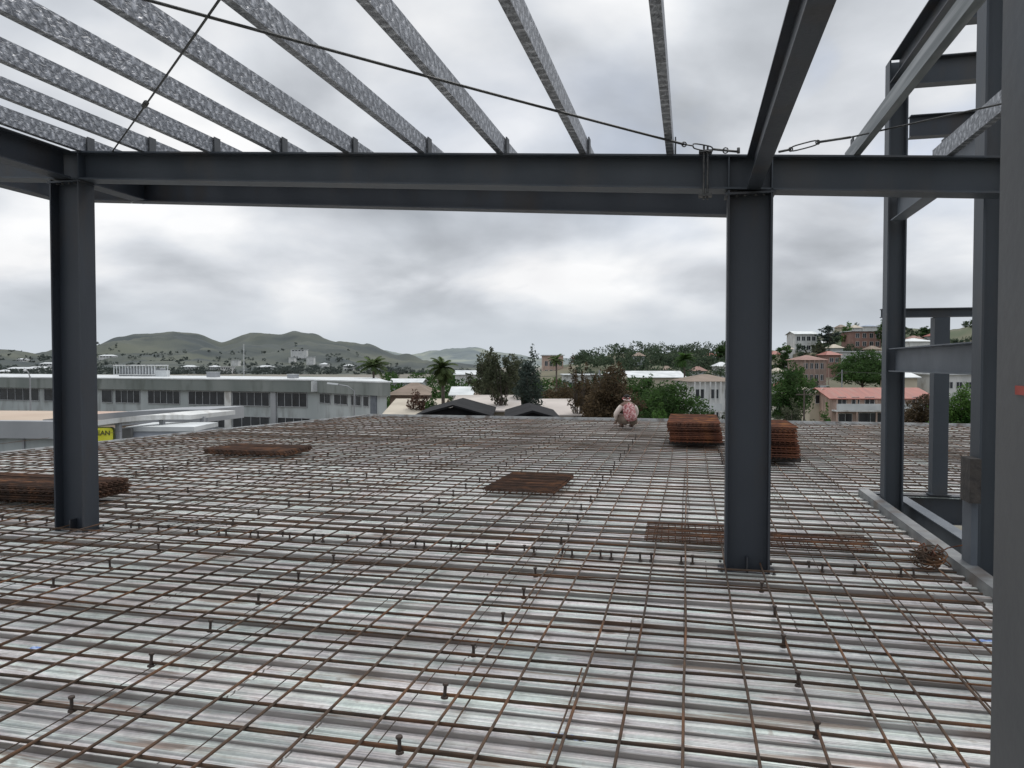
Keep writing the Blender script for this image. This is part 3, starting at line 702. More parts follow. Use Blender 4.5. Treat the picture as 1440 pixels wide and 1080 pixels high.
def tree(name, label, px, d, top_py, width_px, m, gz=None, n_=1500, size=.30, cz=(.35, 1.0), shape='round', trunk=.18, bare=False, seed=0, group=None, lean=0.0):
    random.seed(seed * 13 + int(px))
    X = (px - 720) / F * d; z0 = GZ if gz is None else gz
    ht = H + (512 - top_py) / F * d - z0; W = width_px / F * d / 2
    t = thing(name, label, 'tree', (X, d, z0), 0, group)
    cl = []
    lo, hi = ht * cz[0], ht
    nc = {'round': 9, 'tall': 9, 'cone': 8, 'sparse': 10}[shape]
    for i in range(nc):
        f_ = (i + .5) / nc
        z = lo + (hi - lo) * (.12 + .76 * f_)
        if shape == 'round': w = W * (1 - abs(f_ - .42) ** 2 * 1.8)
        elif shape == 'cone': w = W * (1.05 - .8 * f_)
        elif shape == 'tall': w = W * (.75 + .25 * math.sin(f_ * 3.1))
        else: w = W * (.5 + .6 * f_ * (1.25 - f_) * 1.9)
        an = i * 2.4 + random.uniform(-.5, .5); rr = w * (.55 if shape != 'cone' else .25) * random.uniform(.5, 1.05)
        k_ = random.uniform(.48, .72) if shape != 'sparse' else random.uniform(.26, .42)
        rx = w * k_ if shape != 'cone' else w * .8
        cl.append((rr * math.cos(an) + lean * z, rr * math.sin(an), z, rx, rx, max(.4, (hi - lo) * random.uniform(.12, .19))))
    tm = MB()
    tm.tube([(0, 0, -.3), (random.uniform(-.1, .1), 0, lo * .5), (lean * lo + random.uniform(-.15, .15), 0, lo), (lean * (lo + .5 * (hi - lo)), 0, lo + (hi - lo) * .6)], [trunk, trunk * .8, trunk * .65, trunk * .2], 7)
    for c in cl:
        s_ = Vector((lean * lo, 0, lo * random.uniform(.7, 1.15))); e = Vector(c[:3]); mid_ = s_.lerp(e, .5) + Vector((0, 0, -.15 * (e - s_).length))
        tm.tube([s_, mid_, e], [trunk * .4, trunk * .25, trunk * .08], 5)
        for _ in range(2 if not bare else 5):
            q = e + rnd_unit() * c[3]; tm.tube([mid_, mid_.lerp(q, .6), q], [trunk * .14, trunk * .1, trunk * .04], 4)
    tm.build('trunk', BARK, t, smooth=True)
    lm = MB(); leaves(lm, cl, n_, size); lm.build('crown', m, t)
    return t
def palm(label, px, d, top_py, spread_px, m, seed, trunk_r=.16, dead=False):
    random.seed(seed)
    X = (px - 720) / F * d; ht = H + (512 - top_py) / F * d - GZ; S = spread_px / F * d / 2
    t = thing('palm_tree', label, 'palm', (X, d, GZ)); hz = ht - S * .55
    MB().tube([(0, 0, -.3), (.1, 0, hz * .4), (.05, 0, hz * .8), (0, 0, hz)], [trunk_r * 1.3, trunk_r, trunk_r * .85, trunk_r * .8], 8).build('trunk', BARK, t, smooth=True)
    fm = MB(); nf = 26 + (16 if dead else 0)
    for i in range(nf):
        an = i * 2.399; el = R(random.uniform(-15, 78)) if i < 26 else R(random.uniform(-75, -30)); ln = S * random.uniform(.85, 1.15)
        pts = []; p = Vector((0, 0, hz)); ns = 9
        for j in range(ns + 1):
            pts.append(p.copy()); e = el - R(85) * (j / ns) ** 1.3 if i < 26 else el - R(12) * j / ns
            p = p + Vector((math.cos(an) * math.cos(e), math.sin(an) * math.cos(e), math.sin(e))) * ln / ns
        fm.tube(pts, [.03 * (1 - j / (ns + 1)) + .006 for j in range(ns + 1)], 4)
        side = Vector((-math.sin(an), math.cos(an), 0))
        for j in range(1, ns * 3):
            u = j / 3; k_ = min(int(u), ns - 1); q = pts[k_].lerp(pts[k_ + 1], u - k_); tdir = (pts[k_ + 1] - pts[k_]).normalized()
            w = S * .30 * math.sin(math.pi * min(1, .12 + u / ns * .86)) + .05
            for s_ in (-1, 1):
                e_ = q + (side * s_ * .8 + tdir * .7 + Vector((0, 0, -.45))) * w
                n2 = tdir * S * .022 + .01 * tdir
                fm.add([q - n2, q + n2, e_], [(0, 1, 2)])
    fm.build('crown', m, t)
    return t

# named trees, left to right
palm('bright green palm rising behind the right end of the long flat roofed building', 525, 96, 503, 48, PALM, 3)
palm('tall dark palm with hanging dead fronds beside the dark gable roof', 622, 62, 505, 46, PALM, 5, dead=True)
tree('shrub', 'reddish shrub left of the tall dark palm', 588, 60, 545, 46, LEAF_R, n_=900, size=.22, cz=(.2, 1), seed=3)
tree('sparse_tree', 'tall thin tree with a bare trunk, left of the dark conifer', 703, 58, 488, 66, LEAF_O, n_=1500, size=.20, cz=(.52, 1), shape='sparse', trunk=.15, seed=4)
tree('sparse_tree', 'olive tree with loose foliage behind the tall thin bare-trunk tree', 680, 74, 490, 46, LEAF_O, n_=1300, size=.26, cz=(.4, 1), shape='tall', trunk=.15, seed=5)
tree('conifer', 'dark bluish green conifer in the middle of the view', 745, 62, 494, 44, LEAF_C, n_=2200, size=.22, cz=(.15, 1), shape='tall', trunk=.15, seed=6)
tree('broadleaf_tree', 'dull brown tree to the right of the dark conifer', 788, 72, 532, 70, LEAF_B, n_=2600, size=.26, cz=(.15, 1), seed=7)
tree('broadleaf_tree', 'dusky tree filling the gap left of the large dark brown tree', 826, 66, 524, 52, LEAF_B, n_=2200, size=.24, cz=(.12, 1), seed=21)
tree('broadleaf_tree', 'dark tree low behind the dark conifer and brown tree', 762, 84, 528, 64, LEAF_D, n_=2000, size=.30, cz=(.1, 1), seed=22)
tree('broadleaf_tree', 'olive tree low behind the bare trunk', 716, 90, 532, 60, LEAF_O, n_=1800, size=.30, cz=(.1, 1), seed=23)
tree('broadleaf_tree', 'mid green tree just left of the dark conifer', 726, 82, 502, 56, LEAF_O, n_=2200, size=.28, cz=(.2, 1), seed=26)
tree('broadleaf_tree', 'dark tree crown behind the large brown tree and the rounded green one', 904, 90, 520, 66, LEAF_D, n_=2000, size=.32, cz=(.15, 1), seed=27)
tree('shrub', 'dark shrub right beneath the tall dark palm', 606, 58, 552, 40, LEAF_D, n_=1200, size=.22, cz=(.1, 1), seed=24)
tree('broadleaf_tree', 'dark green tree between the middle column and the terracotta house', 1124, 125, 512, 44, LEAF_G, n_=1600, size=.36, cz=(.1, 1), seed=25)
palm('small palm behind the pink tower block', 782, 130, 500, 26, PALM, 11)
tree('bare_tree', 'nearly bare tree with thin pale branches left of the big brown tree', 812, 60, 502, 40, LEAF_B, n_=420, size=.20, cz=(.35, 1), shape='sparse', trunk=.11, bare=True, seed=8)
tree('broadleaf_tree', 'large dark brown tree directly behind the crouching worker', 862, 56, 513, 86, LEAF_B, n_=3800, size=.24, cz=(.2, 1), seed=9)
tree('broadleaf_tree', 'rounded dark green tree left of the white house', 945, 58, 528, 108, LEAF_D, n_=4600, size=.24, cz=(.15, 1), seed=10)
tree('shrub', 'low bright green bush in front of the rounded dark tree', 925, 44, 570, 56, LEAF_G, n_=1600, size=.18, cz=(.1, 1), seed=12)
tree('shrub', 'yellow green bush in front of the white house', 1012, 50, 578, 40, LEAF_O, n_=1000, size=.18, cz=(.1, 1), seed=13)
palm('palm on the slope above the white house', 962, 120, 496, 34, LEAF_D, 17)
tree('broadleaf_tree', 'dark green tree just right of the middle column', 1108, 92, 508, 70, LEAF_D, n_=2600, size=.32, cz=(.15, 1), seed=14)
tree('shrub', 'yellowish green bush below the dark tree right of the middle column', 1112, 60, 562, 62, LEAF_O, n_=1900, size=.20, cz=(.1, 1), seed=15)
tree('shrub', 'small dark bush in front of the cream gabled house', 1160, 62, 570, 26, LEAF_G, n_=700, size=.18, cz=(.1, 1), seed=16)
tree('broadleaf_tree', 'wide spreading tree above the red roofed house', 1212, 140, 492, 104, LEAF_D, gz=-4.5, n_=4600, size=.42, cz=(.22, 1), seed=17)
tree('broadleaf_tree', 'dark tree behind the slim post in the stair frame', 1298, 85, 553, 52, LEAF_B, n_=1600, size=.26, cz=(.15, 1), seed=18)
tree('broadleaf_tree', 'dense green tree filling the right opening of the stair frame', 1356, 62, 538, 84, LEAF_G, n_=4200, size=.24, cz=(.1, 1), seed=19)
hl = [(1163, 250, 456, 30, LEAF_C, 'spiky dark tree on the skyline of the hill'), (1192, 262, 452, 22, LEAF_G, 'round green tree on the ridge beside the hilltop houses'),
      (1300, 280, 459, 28, LEAF_D, 'dark tree on the hill seen under the stair frame rail'), (1243, 250, 445, 22, LEAF_D, 'dark tree on the ridge beside the far stair column'),
      (1102, 210, 482, 34, LEAF_D, 'small dark tree on the slope right of the middle column'), (1150, 200, 478, 30, LEAF_O, 'olive tree on the slope below the spiky skyline tree'),
      (1015, 235, 480, 20, LEAF_D, 'dark tree on the ridge at the left side of the middle column')]
for i, (px, d, ty, w, m, lab) in enumerate(hl):
    tree('hill_tree', lab, px, d, ty, w, m, gz=h_right.z(px, d), n_=420, size=.75, cz=(.2, 1), trunk=.25, seed=30 + i)
# woodland on the right hill, one mass
random.seed(77)
wd = MB()
def wood(x0, x1, d0, d1, k_, hill, s0=2.0, s1=4.2, lf=60, q=.85):
    for _ in range(k_):
        px = random.uniform(x0, x1); d = random.uniform(d0, d1); s_ = random.uniform(s0, s1); z = hill.z(px, d)
        leaves(wd, [((px - 720) / F * d, d, z + s_ * .55, s_, s_, s_ * .75)], lf, q)
wood(815, 1030, 180, 322, 210, h_right)
wood(1085, 1200, 150, 300, 75, h_right, 1.4, 2.6)
wood(1120, 1400, 200, 330, 110, h_right, 1.2, 2.4)
wood(1085, 1150, 120, 170, 30, h_right, 1.2, 2.2)
wood(790, 1030, 140, 185, 60, h_right, 1.4, 2.6)
tag(wd.build('woodland', LEAF_W), kind='stuff')
wd = MB()
wood(-60, 700, 625, 690, 420, h_left, 2.0, 4.2, 34, 1.2)
wood(-60, 560, 690, 1050, 260, h_left, 1.6, 3.6, 26, 1.3)
wood(-60, 140, 760, 1300, 150, h_left, 2, 5, 30, 1.5)
tag(wd.build('woodland', LEAF_H), kind='stuff')
wd = MB()
class Flat:
    def z(s, px, d): return GZ
wood(545, 1030, 150, 420, 150, Flat(), 2.0, 4.0, 60, .9)
wood(545, 760, 100, 150, 16, Flat(), 1.2, 2.4, 60, .6)
tag(wd.build('woodland', LEAF_D), kind='stuff')

# ------------------------------------------------------------------ buildings
def seg_hit(px, p0, p1):
    k_ = (px - 720) / F; dx, dy = p1[0] - p0[0], p1[1] - p0[1]
    s_ = (k_ * p0[1] - p0[0]) / (dx - k_ * dy); return s_
def yz(y, Y): return H + (512 - y) / F * Y
# long two-storey building at left
A00, A1, A2, A3, A4 = (-118, 124.2), (-22.4, 88), (-12.9, 77.6), (-18.5, 100), (-105, 145)
BA = thing('office_building', 'long two storey grey building with a flat roof and dark window strips at the left', 'building', (A1[0], A1[1], GZ))
o_ = Vector((A1[0], A1[1], GZ))
def lp(p): return (p[0] - o_.x, p[1] - o_.y)
fp = [lp(A00), lp(A1), lp(A2), lp(A3), lp(A4)]
ZR = -.25 - GZ
MB().prism(fp, 0, ZR - 1.45).build('wall', GREYW, BA)
def outset(pts, d):
    out = []; n_ = len(pts)
    for i in range(n_):
        p, a_, b_ = Vector(pts[i]), Vector(pts[i - 1]), Vector(pts[(i + 1) % n_])
        e0 = (p - a_).normalized(); e1 = (b_ - p).normalized(); n0 = Vector((e0.y, -e0.x)); n1 = Vector((e1.y, -e1.x))
        m_ = (n0 + n1); m_ = m_ / max(.4, m_.length_squared) * 2; out.append(tuple(p + m_ * d * .5 * 1.0 if False else p + m_ * d / 1.0 * .5 * 1))
    return out
MB().prism(outset(fp, .9), ZR - 1.45, ZR - .08).build('fascia', FASC, BA)
MB().prism(outset(fp, 1.0), ZR - .08, ZR + .06).build('roof', ROOFW, BA)
def win_on_seg(p0, p1, x0, x1, z0, z1, parent, org, n_m=4, pro=.05):
    """window between two columns of the view on the wall p0-p1"""
    s0, s1 = seg_hit(x0, p0, p1), seg_hit(x1, p0, p1)
    d = Vector((p1[0] - p0[0], p1[1] - p0[1])); ln = d.length; d /= ln; nrm = Vector((d.y, -d.x))
    t0, t1 = s0 * ln, s1 * ln
    def W(t_, out, z): return (p0[0] + d.x * t_ + nrm.x * out - org.x, p0[1] + d.y * t_ + nrm.y * out - org.y, z - org.z)
    def bx(mb, ta, tb, oa, ob, za, zb): mb.add([W(t_, o2, z) for z in (za, zb) for o2 in (ob, oa) for t_ in (ta, tb)], [(0, 2, 3, 1), (4, 5, 7, 6), (0, 1, 5, 4), (2, 6, 7, 3), (0, 4, 6, 2), (1, 3, 7, 5)])
    fr = MB(); w_ = .07
    bx(fr, t0, t1, -.02, pro + .04, z1 - w_, z1); bx(fr, t0, t1, -.02, pro + .06, z0, z0 + w_)
    for i in range(n_m + 1):
        c = t0 + (t1 - t0 - w_) * i / n_m; bx(fr, c, c + w_, -.018, pro + .03, z0 + w_, z1 - w_)
    f_ = fr.build('window', MULL, parent)
    pn = MB(); bx(pn, t0 + .01, t1 - .01, -.01, pro - .02, z0 + .01, z1 - .01); pn.build('pane', GLASS, f_)
    return f_
for (x0, x1, n_m) in ((-95, -40, 6), (-32, 55, 8), (62, 130, 5), (143, 158, 1), (162, 197, 4), (208, 253, 5), (265, 316, 5), (327, 379, 5), (390, 432, 4)):
    win_on_seg(A00, A1, x0, x1, -3.5, -1.78, BA, o_, n_m)
for (x0, x1, n_m) in ((200, 240, 4), (262, 292, 3), (297, 316, 2), (327, 379, 4), (390, 436, 4)):
    win_on_seg(A00, A1, x0, x1, -6.3, -4.75, BA, o_, n_m)
for (x0, x1, n_m) in ((449, 465, 2), (470, 489, 2), (494, 508, 2), (511, 519, 1)):
    win_on_seg(A1, A2, x0, x1, -2.95, -1.80, BA, o_, n_m)
def pil_on_seg(p0, p1, x0, x1, z0, z1, m, nm, out=.25):
    s0, s1 = seg_hit(x0, p0, p1), seg_hit(x1, p0, p1); d = Vector((p1[0] - p0[0], p1[1] - p0[1])); ln = d.length; d /= ln; nrm = Vector((d.y, -d.x))
    c0 = Vector(p0) + d * s0 * ln; c1 = Vector(p0) + d * s1 * ln
    MB().prism([tuple(c0 + nrm * out - o_.xy), tuple(c1 + nrm * out - o_.xy), tuple(c1 - nrm * .05 - o_.xy), tuple(c0 - nrm * .05 - o_.xy)], z0 - GZ, z1 - GZ).build(nm, m, BA)
pil_on_seg(A00, A1, 382, 389, GZ, -1.71, CONC, 'pilaster'); pil_on_seg(A00, A1, 317, 326, GZ, -1.71, WHITE, 'pilaster', .2)
pil_on_seg(A1, A2, 521, 530, GZ, -1.71, STEELG, 'recess_panel', .06)
pil_on_seg(A1, A2, 449, 451, -1.6, -.4, ROOFW, 'downpipe', 1.05)
# plant screen on its roof
pr0 = at(198, 527, 112)
t = thing('roof_plant_screen', 'pale louvred plant enclosure standing on the long flat roof', 'roof plant', (pr0.x, pr0.y, -.19), R(-20))
mb = MB(); hw = 3.9
for i in range(15):
    x = -hw + i * 2 * hw / 14
    for y in (-1.2, 1.2): mb.box(x - .06, x + .06, y - .05, y + .05, .15, 1.52)
mb.build('louvre', ROOFW, t)
mb = MB(); mb.box(-hw - .1, hw + .1, -1.32, 1.32, 1.52, 1.68); mb.box(-hw - .1, hw + .1, -1.32, -1.26, .15, .3); mb.box(-hw - .1, hw + .1, 1.26, 1.32, .15, .3); mb.build('frame', WHITE, t)
MB().box(-3.4, 3.0, -.8, .8, 0, 1.2).build('plant_unit', CONC, t)
t = thing('roof_vent', 'small rooftop unit with round fan beside the plant enclosure', 'roof unit', (at(229, 527, 108).x, 108, -.19))
MB().box(-.8, .8, -.5, .5, 0, .9).build('casing', ROOFW, t); MB().lathe([(.35, .9), (.4, 1.15), (.3, 1.2)], 12).build('fan', CONC, t)
# low building with tan roof, nearer
bo = at(30, 592, 45)
t = thing('flat_roofed_building', 'low building with tan roof and grey parapet in front of the long one', 'building', (bo.x, bo.y, GZ), R(-6))
zt = bo.z - GZ
MB().box(-34, 2.6, .3, 13, 0, zt - .25).build('roof', ROOFT, t)
MB().box(-34, 3.6, -.45, .29, zt - 1.0, zt + .02).build('parapet', CONC, t)
MB().box(-34, 3.4, -.1, .28, 0, zt - 1.003).build('wall', GREYW, t)
for x in (-12.5, -5.0, .25): MB().box(x - .06, x + .06, -.22, -.105, 0, zt - 1.01).build('downpipe', CONC, t)
# white canopies
for (x0, y0, x1, y1, Y0, Y1, th_, m, lab) in ((100, 597, 267, 584, 37, 44, .26, WHITE, 'white sloping canopy edge above the yellow sign'), (60, 590, 292, 576, 47, 54, .9, CONC, 'grey roof band behind the white canopy')):
    p0, p1 = at(x0, y0, Y0), at(x1, y1, Y1); t = thing('canopy', lab, 'canopy', (p0.x, p0.y, p0.z))
    d = p1 - p0; nn = 10; mb = MB(); prev = None
    for i in range(nn):
        s0, s1 = i / nn, (i + 1) / nn; q0 = d * s0 + Vector((0, 0, .18 * math.sin(s0 * 3.1))); q1 = d * s1 + Vector((0, 0, .18 * math.sin(s1 * 3.1)))
        bk = Vector((1.0, 4.5, 0))
        mb.add([q0 + Vector((0, 0, -th_)), q1 + Vector((0, 0, -th_)), q1 + bk + Vector((0, 0, -th_)), q0 + bk + Vector((0, 0, -th_)), q0, q1, q1 + bk, q0 + bk], [(0, 3, 2, 1), (4, 5, 6, 7), (0, 1, 5, 4), (3, 7, 6, 2)] + ([(0, 4, 7, 3)] if i == 0 else []) + ([(1, 2, 6, 5)] if i == nn - 1 else []))
    mb.build('roof', m, t)
    mb = MB()
    for s_ in (.12, .5, .9):
        q = d * s_ + Vector((.5, 2, 0)); mb.box(q.x - .12, q.x + .12, q.y - .12, q.y + .12, GZ - p0.z, q.z - th_ + .1)
    mb.build('post', CONC, t)
p0 = at(222, 600, 41); t = thing('kiosk', 'white box shaped kiosk roof right of the yellow sign', 'kiosk', (p0.x, p0.y, GZ))
MB().box(-1.55, 1.9, 0, 3, 0, p0.z - GZ - .25).build('wall', mat('pale_blue_wall', (.36, .39, .44), (.44, .47, .52), 1, .8), t); MB().box(-1.7, 2.05, -.15, 3.15, p0.z - GZ - .245, p0.z - GZ).build('roof', ROOFW, t)
p0 = at(168, 612, 40.5); t = thing('boundary_wall', 'dull grey wall panel beside the yellow sign', 'wall', (p0.x, p0.y, GZ)); MB().box(-2.2, .62, 0, .25, 0, p0.z - GZ + .38).build('panel', mat('dull_wall', (.13, .13, .125), (.17, .17, .165), 1, .9), t)
# yellow sign
p0 = at(138, 611, 39.5)
t = thing('yellow_sign', 'yellow sign board with dark lettering beside the left column', 'sign', (p0.x, p0.y, GZ))
w_, h_, r_ = 1.55, .68, .14; zc = p0.z - GZ
def rrect(w, h, r):
    pts = []
    for cx, cy, a0 in ((w / 2 - r, h / 2 - r, 0), (-w / 2 + r, h / 2 - r, 90), (-w / 2 + r, -h / 2 + r, 180), (w / 2 - r, -h / 2 + r, 270)):
        for k_ in range(5): pts.append((cx + r * math.cos(R(a0 + k_ * 22.5)), cy + r * math.sin(R(a0 + k_ * 22.5))))
    return pts
def plate(w, h, r, y0, y1): 
    pr_ = rrect(w, h, r); n_ = len(pr_); mb = MB()
    mb.add([(x, y0, zc + z) for x, z in pr_] + [(x, y1, zc + z) for x, z in pr_], [tuple(range(n_)), tuple(range(2 * n_ - 1, n_ - 1, -1))] + [(i, n_ + i, n_ + (i + 1) % n_, (i + 1) % n_) for i in range(n_)]); return mb
plate(w_ + .12, h_ + .12, r_ + .04, .02, .12).build('frame', SIGNK, t); plate(w_, h_, r_, -.02, .019).build('board', YEL, t)
MB().box(-.06, .06, .121, .2, 0, zc).build('post', CONC, t)
cu = bpy.data.curves.new('lettering', 'FONT'); cu.body = 'EAN'; cu.size = .36; cu.extrude = .01; cu.align_x = 'CENTER'; cu.align_y = 'CENTER'
lt = bpy.data.objects.new('lettering', cu); COL.objects.link(lt); lt.parent = t; lt.location = (.30, -.035, zc + .07); lt.rotation_euler = (R(90), 0, 0); cu.materials.append(SIGNK)
lm_ = bpy.data.meshes.new_from_object(lt.evaluated_get(bpy.context.evaluated_depsgraph_get()))
lo_ = bpy.data.objects.new('lettering', lm_); COL.objects.link(lo_); lo_.parent = t; lo_.location = lt.location.copy(); lo_.rotation_euler = lt.rotation_euler.copy()
if not lm_.materials: lm_.materials.append(SIGNK)
bpy.data.objects.remove(lt)
lo_.name = 'lettering'
# street lamps
def lamp(px, d, top, reach, lab):
    p = at(px, top, d); t = thing('street_lamp', lab, 'street lamp', (p.x, p.y, GZ)); hh = p.z - GZ
    MB().tube([(0, 0, 0), (0, 0, hh * .6), (0, 0, hh - .5), (reach * .25, 0, hh - .12), (reach * .6, 0, hh + .02)], [.09, .075, .06, .05, .04], 8).build('pole', CONC, t, smooth=True)
    MB().extrude([(-.14, -.05), (.14, -.05), (.1, .07), (-.1, .07)], (reach * .6, 0, hh + .03), (reach, 0, hh + .12)).build('lamp_head', ROOFW, t)
lamp(498, 62, 541, -2.2, 'curved grey street lamp in front of the right part of the long building')
lamp(42, 66, 522, -.5, 'slim street lamp in front of the long building at far left')

def house(name, label, x0, x1, d, wall_top, base, walls, roofm, roof='gable', rh=1.4, depth=8, rz=0.0, over=.5, wins=(), gz=None, balcony=None):
    """x0,x1: view columns of the front wall; wall_top: row of its eaves"""
    xc = (x0 + x1) / 2; X = (xc - 720) / F * d; w = (x1 - x0) / F * d; zt_ = yz(wall_top, d); zb = gz if gz is not None else base
    t = thing(name, label, 'house', (X, d, zb), rz); h_ = zt_ - zb
    wl = MB().box(-w / 2, w / 2, 0, depth, 0, h_).build('wall', walls, t)
    r_ = MB(); W, D = w / 2 + over, over
    if roof == 'flat': r_.box(-W, W, -D, depth + D, h_ + .002, h_ + .25)
    elif roof == 'gable':   # ridge along x
        y0, y1, ym = -D, depth + D, depth / 2; z0, z1 = h_ - .05, h_ + rh
        r_.extrude([(y0, z0), (y0, z0 + .12), (ym, z1 + .12), (y1, z0 + .12), (y1, z0), (ym, z1)], (W, 0, 0), (-W, 0, 0))
        for s_ in (-1, 1):
            wg = MB().add([(s_ * w / 2, 0, h_), (s_ * w / 2, depth, h_), (s_ * w / 2, ym, h_ + rh - .02)], [(0, 1, 2)]); wg.build('gable_wall', walls, t)
    elif roof == 'front':   # ridge along y, gable to the viewer
        z0, z1 = h_ - .05, h_ + rh
        r_.extrude([(-W, z0), (-W, z0 + .12), (0, z1 + .12), (W, z0 + .12), (W, z0), (0, z1)], (0, -D, 0), (0, depth + D, 0))
        wg = MB().add([(-w / 2, -.002, h_), (w / 2, -.002, h_), (0, -.002, h_ + rh - .02)], [(0, 1, 2)]); wg.build('gable_wall', walls, t)
    elif roof == 'hip':
        ym = depth / 2; rx = max(.4, w / 2 - depth / 2); z0 = h_ - .03; z1 = h_ + rh
        r_.add([(-W, -D, z0), (W, -D, z0), (W, depth + D, z0), (-W, depth + D, z0), (-rx, ym, z1), (rx, ym, z1)], [(0, 1, 5, 4), (1, 2, 5), (2, 3, 4, 5), (3, 0, 4), (0, 3, 2, 1)])
    r_.build('roof', roofm, t)
    for (u0, u1, v0, v1) in wins:
        f_ = MB()
        xa, xb, za, zb2 = -w / 2 + u0 * w, -w / 2 + u1 * w, v0 + (h_ if v0 < 0 else 0), v1 + (h_ if v1 < 0 else 0)
        f_.box(xa, xb, -.06, -.003, za - .06, za); f_.box(xa, xb, -.06, -.003, zb2, zb2 + .06); f_.box(xa - .06, xa, -.06, -.003, za - .06, zb2 + .06); f_.box(xb, xb + .06, -.06, -.003, za - .06, zb2 + .06)
        xm = (xa + xb) / 2; f_.box(xm - .03, xm + .03, -.055, -.003, za, zb2)
        fo = f_.build('window', ROOFW, t); MB().box(xa, xb, -.03, -.004, za, zb2).build('pane', GLASS, fo)
    if balcony:
        z_, u0, u1 = balcony; xa, xb = -w / 2 + u0 * w, -w / 2 + u1 * w
        bo_ = MB().box(xa, xb, -1.6, -.004, z_ - .18, z_).build('balcony', WHITE, t)
        MB().box(xa, xb, -1.6, -1.54, z_ + .01, z_ + .85).build('balustrade', ROOFW, bo_)
        ps = MB(); nn = 5
        for i in range(nn + 1):
            x = xa + .1 + (xb - xa - .2) * i / nn; ps.box(x - .08, x + .08, -1.53, -1.37, -z_ * 0 + .0, z_ - .19); ps.box(x - .07, x + .07, -1.53, -1.39, z_ + .01, h_ - .06)
        ps.build('post', walls, bo_)
    return t
# middle distance roofs
house('dark_roofed_house', 'black low gable roof poking above the far deck edge left of centre', 588, 686, 46, 586, GZ, ROOFK, ROOFK, 'front', .62, 9, over=.3)
house('dark_roofed_house', 'black low gable roof above the far deck edge below the conifer', 716, 782, 43, 590, GZ, ROOFK, ROOFK, 'front', .42, 8, over=.3)
house('beige_roofed_house', 'wide beige roof between the long building and the dark gable', 546, 610, 58, 585, GZ, CREAM, ROOFB, 'gable', .9, 14)
house('brown_roofed_house', 'brown roofed house behind the reddish shrub', 548, 600, 90, 555, GZ, ROOFBR, ROOFBR, 'hip', 1.3, 12)
house('long_low_house', 'low house with long brown roof behind the sparse trees', 655, 730, 105, 558, GZ, CREAM, ROOFBR, 'hip', 1.6, 12)
house('white_shed', 'small white roofed shed right of the tall dark palm', 637, 660, 88, 556, GZ, WHITE, ROOFW, 'gable', .8, 8)
house('white_shed', 'white roofed shed beyond the bare tree trunk', 690, 722, 130, 545, GZ, WHITE, ROOFW, 'gable', .9, 8)
house('white_warehouse', 'long white warehouse roof above the rounded dark tree', 886, 962, 165, 531, GZ, CREAM, ROOFW, 'gable', 1.3, 12)
house('white_warehouse', 'white flat warehouse behind the bare tree', 795, 850, 190, 528, GZ, WHITE, ROOFW, 'flat', .5, 14, wins=((.1, .25, 3, 4), (.4, .55, 3, 4), (.7, .85, 3, 4)))
house('white_shed', 'pale shed far away behind the sparse olive tree', 640, 680, 230, 527, GZ, WHITE, ROOFW, 'gable', 1.2, 12)
house('white_shed', 'pale green roofed shed just right of the first palm', 548, 592, 190, 538, GZ, GREYW, ROOFW, 'gable', .8, 12)
house('tower_block', 'pinkish tower block far behind the small palm', 764, 792, 260, 500, GZ, PINK, ROOFW, 'flat', .4, 14, wins=[(u, u + .14, 2 + 3 * k_, 3.6 + 3 * k_) for u in (.08, .32, .56, .8) for k_ in range(3)])
wp = at(664, 580, 52)
pv = MB(); q = [on_z(560, 562, GZ + .01), on_z(760, 562, GZ + .01)]
tag(MB().box(-22, 8, 60, 135, GZ + .004, GZ + .008).build('pavement', PAVE), kind='structure')
tag(MB().box(-400, 400, 23, 36, GZ + .004, GZ + .009).build('road', ASPH), kind='structure')
house('pale_roofed_house', 'wide flat pale roof in front of the sparse trees', 640, 724, 56, 578, GZ, CREAM, PAVE, 'gable', .75, 16)
house('pale_roofed_house', 'pale roof right of the conifer behind the black gable', 755, 812, 60, 584, GZ, CREAM, PAVE, 'gable', .9, 13)
house('white_house', 'white two storey house with dark windows left of the middle column', 972, 1036, 92, 536, GZ, WHITE, ROOFBR, 'hip', .8, 9, wins=[(u, u + .18, v, v + 1.1) for u in (.1, .42, .74) for v in (-2.1, -4.6)], balcony=(3.0, .0, .6))
# right hand houses
house('cream_house', 'small cream gabled house adjoining the red roofed house', 1139, 1172, 104, 557, GZ, CREAM, ROOFB, 'front', .9, 9, wins=((.25, .7, 3.2, 4.3),))
house('red_roofed_house', 'two storey pink house with red roof and white balcony by the far stair column', 1170, 1312, 100, 561, GZ, PINK, ROOFR, 'gable', 1.25, 9, wins=((.06, .14, 2.9, 4.2), (.2, .27, 2.9, 4.2), (.33, .42, 2.9, 4.2), (.5, .58, 2.9, 4.2), (.64, .72, 2.9, 4.2), (.8, .9, 2.9, 4.2), (.07, .2, .5, 2.0), (.27, .5, .3, 2.1), (.6, .7, .4, 2.1), (.8, .9, .4, 2.1)), balcony=(2.55, .0, .98))
house('terracotta_house', 'dull terracotta house on bare slope above the cream house', 1128, 1162, 170, 506, GZ, mat('dusty_pink_wall', (.25, .18, .15), (.33, .25, .21), .7, .85, stretch=(1, 1, .4), c3=(.20, .15, .12), s3=1), TERRA, 'hip', 1.1, 9, gz=h_right.z(1146, 170) - 1.5, wins=[(u, u + .14, v, v + 1.2) for u in (.08, .3, .52, .76) for v in (-2.0, -4.6)], balcony=(2.6, .0, 1.0))
house('red_hut', 'small red roofed hut right of the terracotta house', 1163, 1182, 190, 499, GZ, TERRA, ROOFR, 'hip', 1.0, 6, gz=h_right.z(1172, 190) - 1.5, wins=((.2, .45, -1.8, -.8), (.6, .85, -1.8, -.8)))
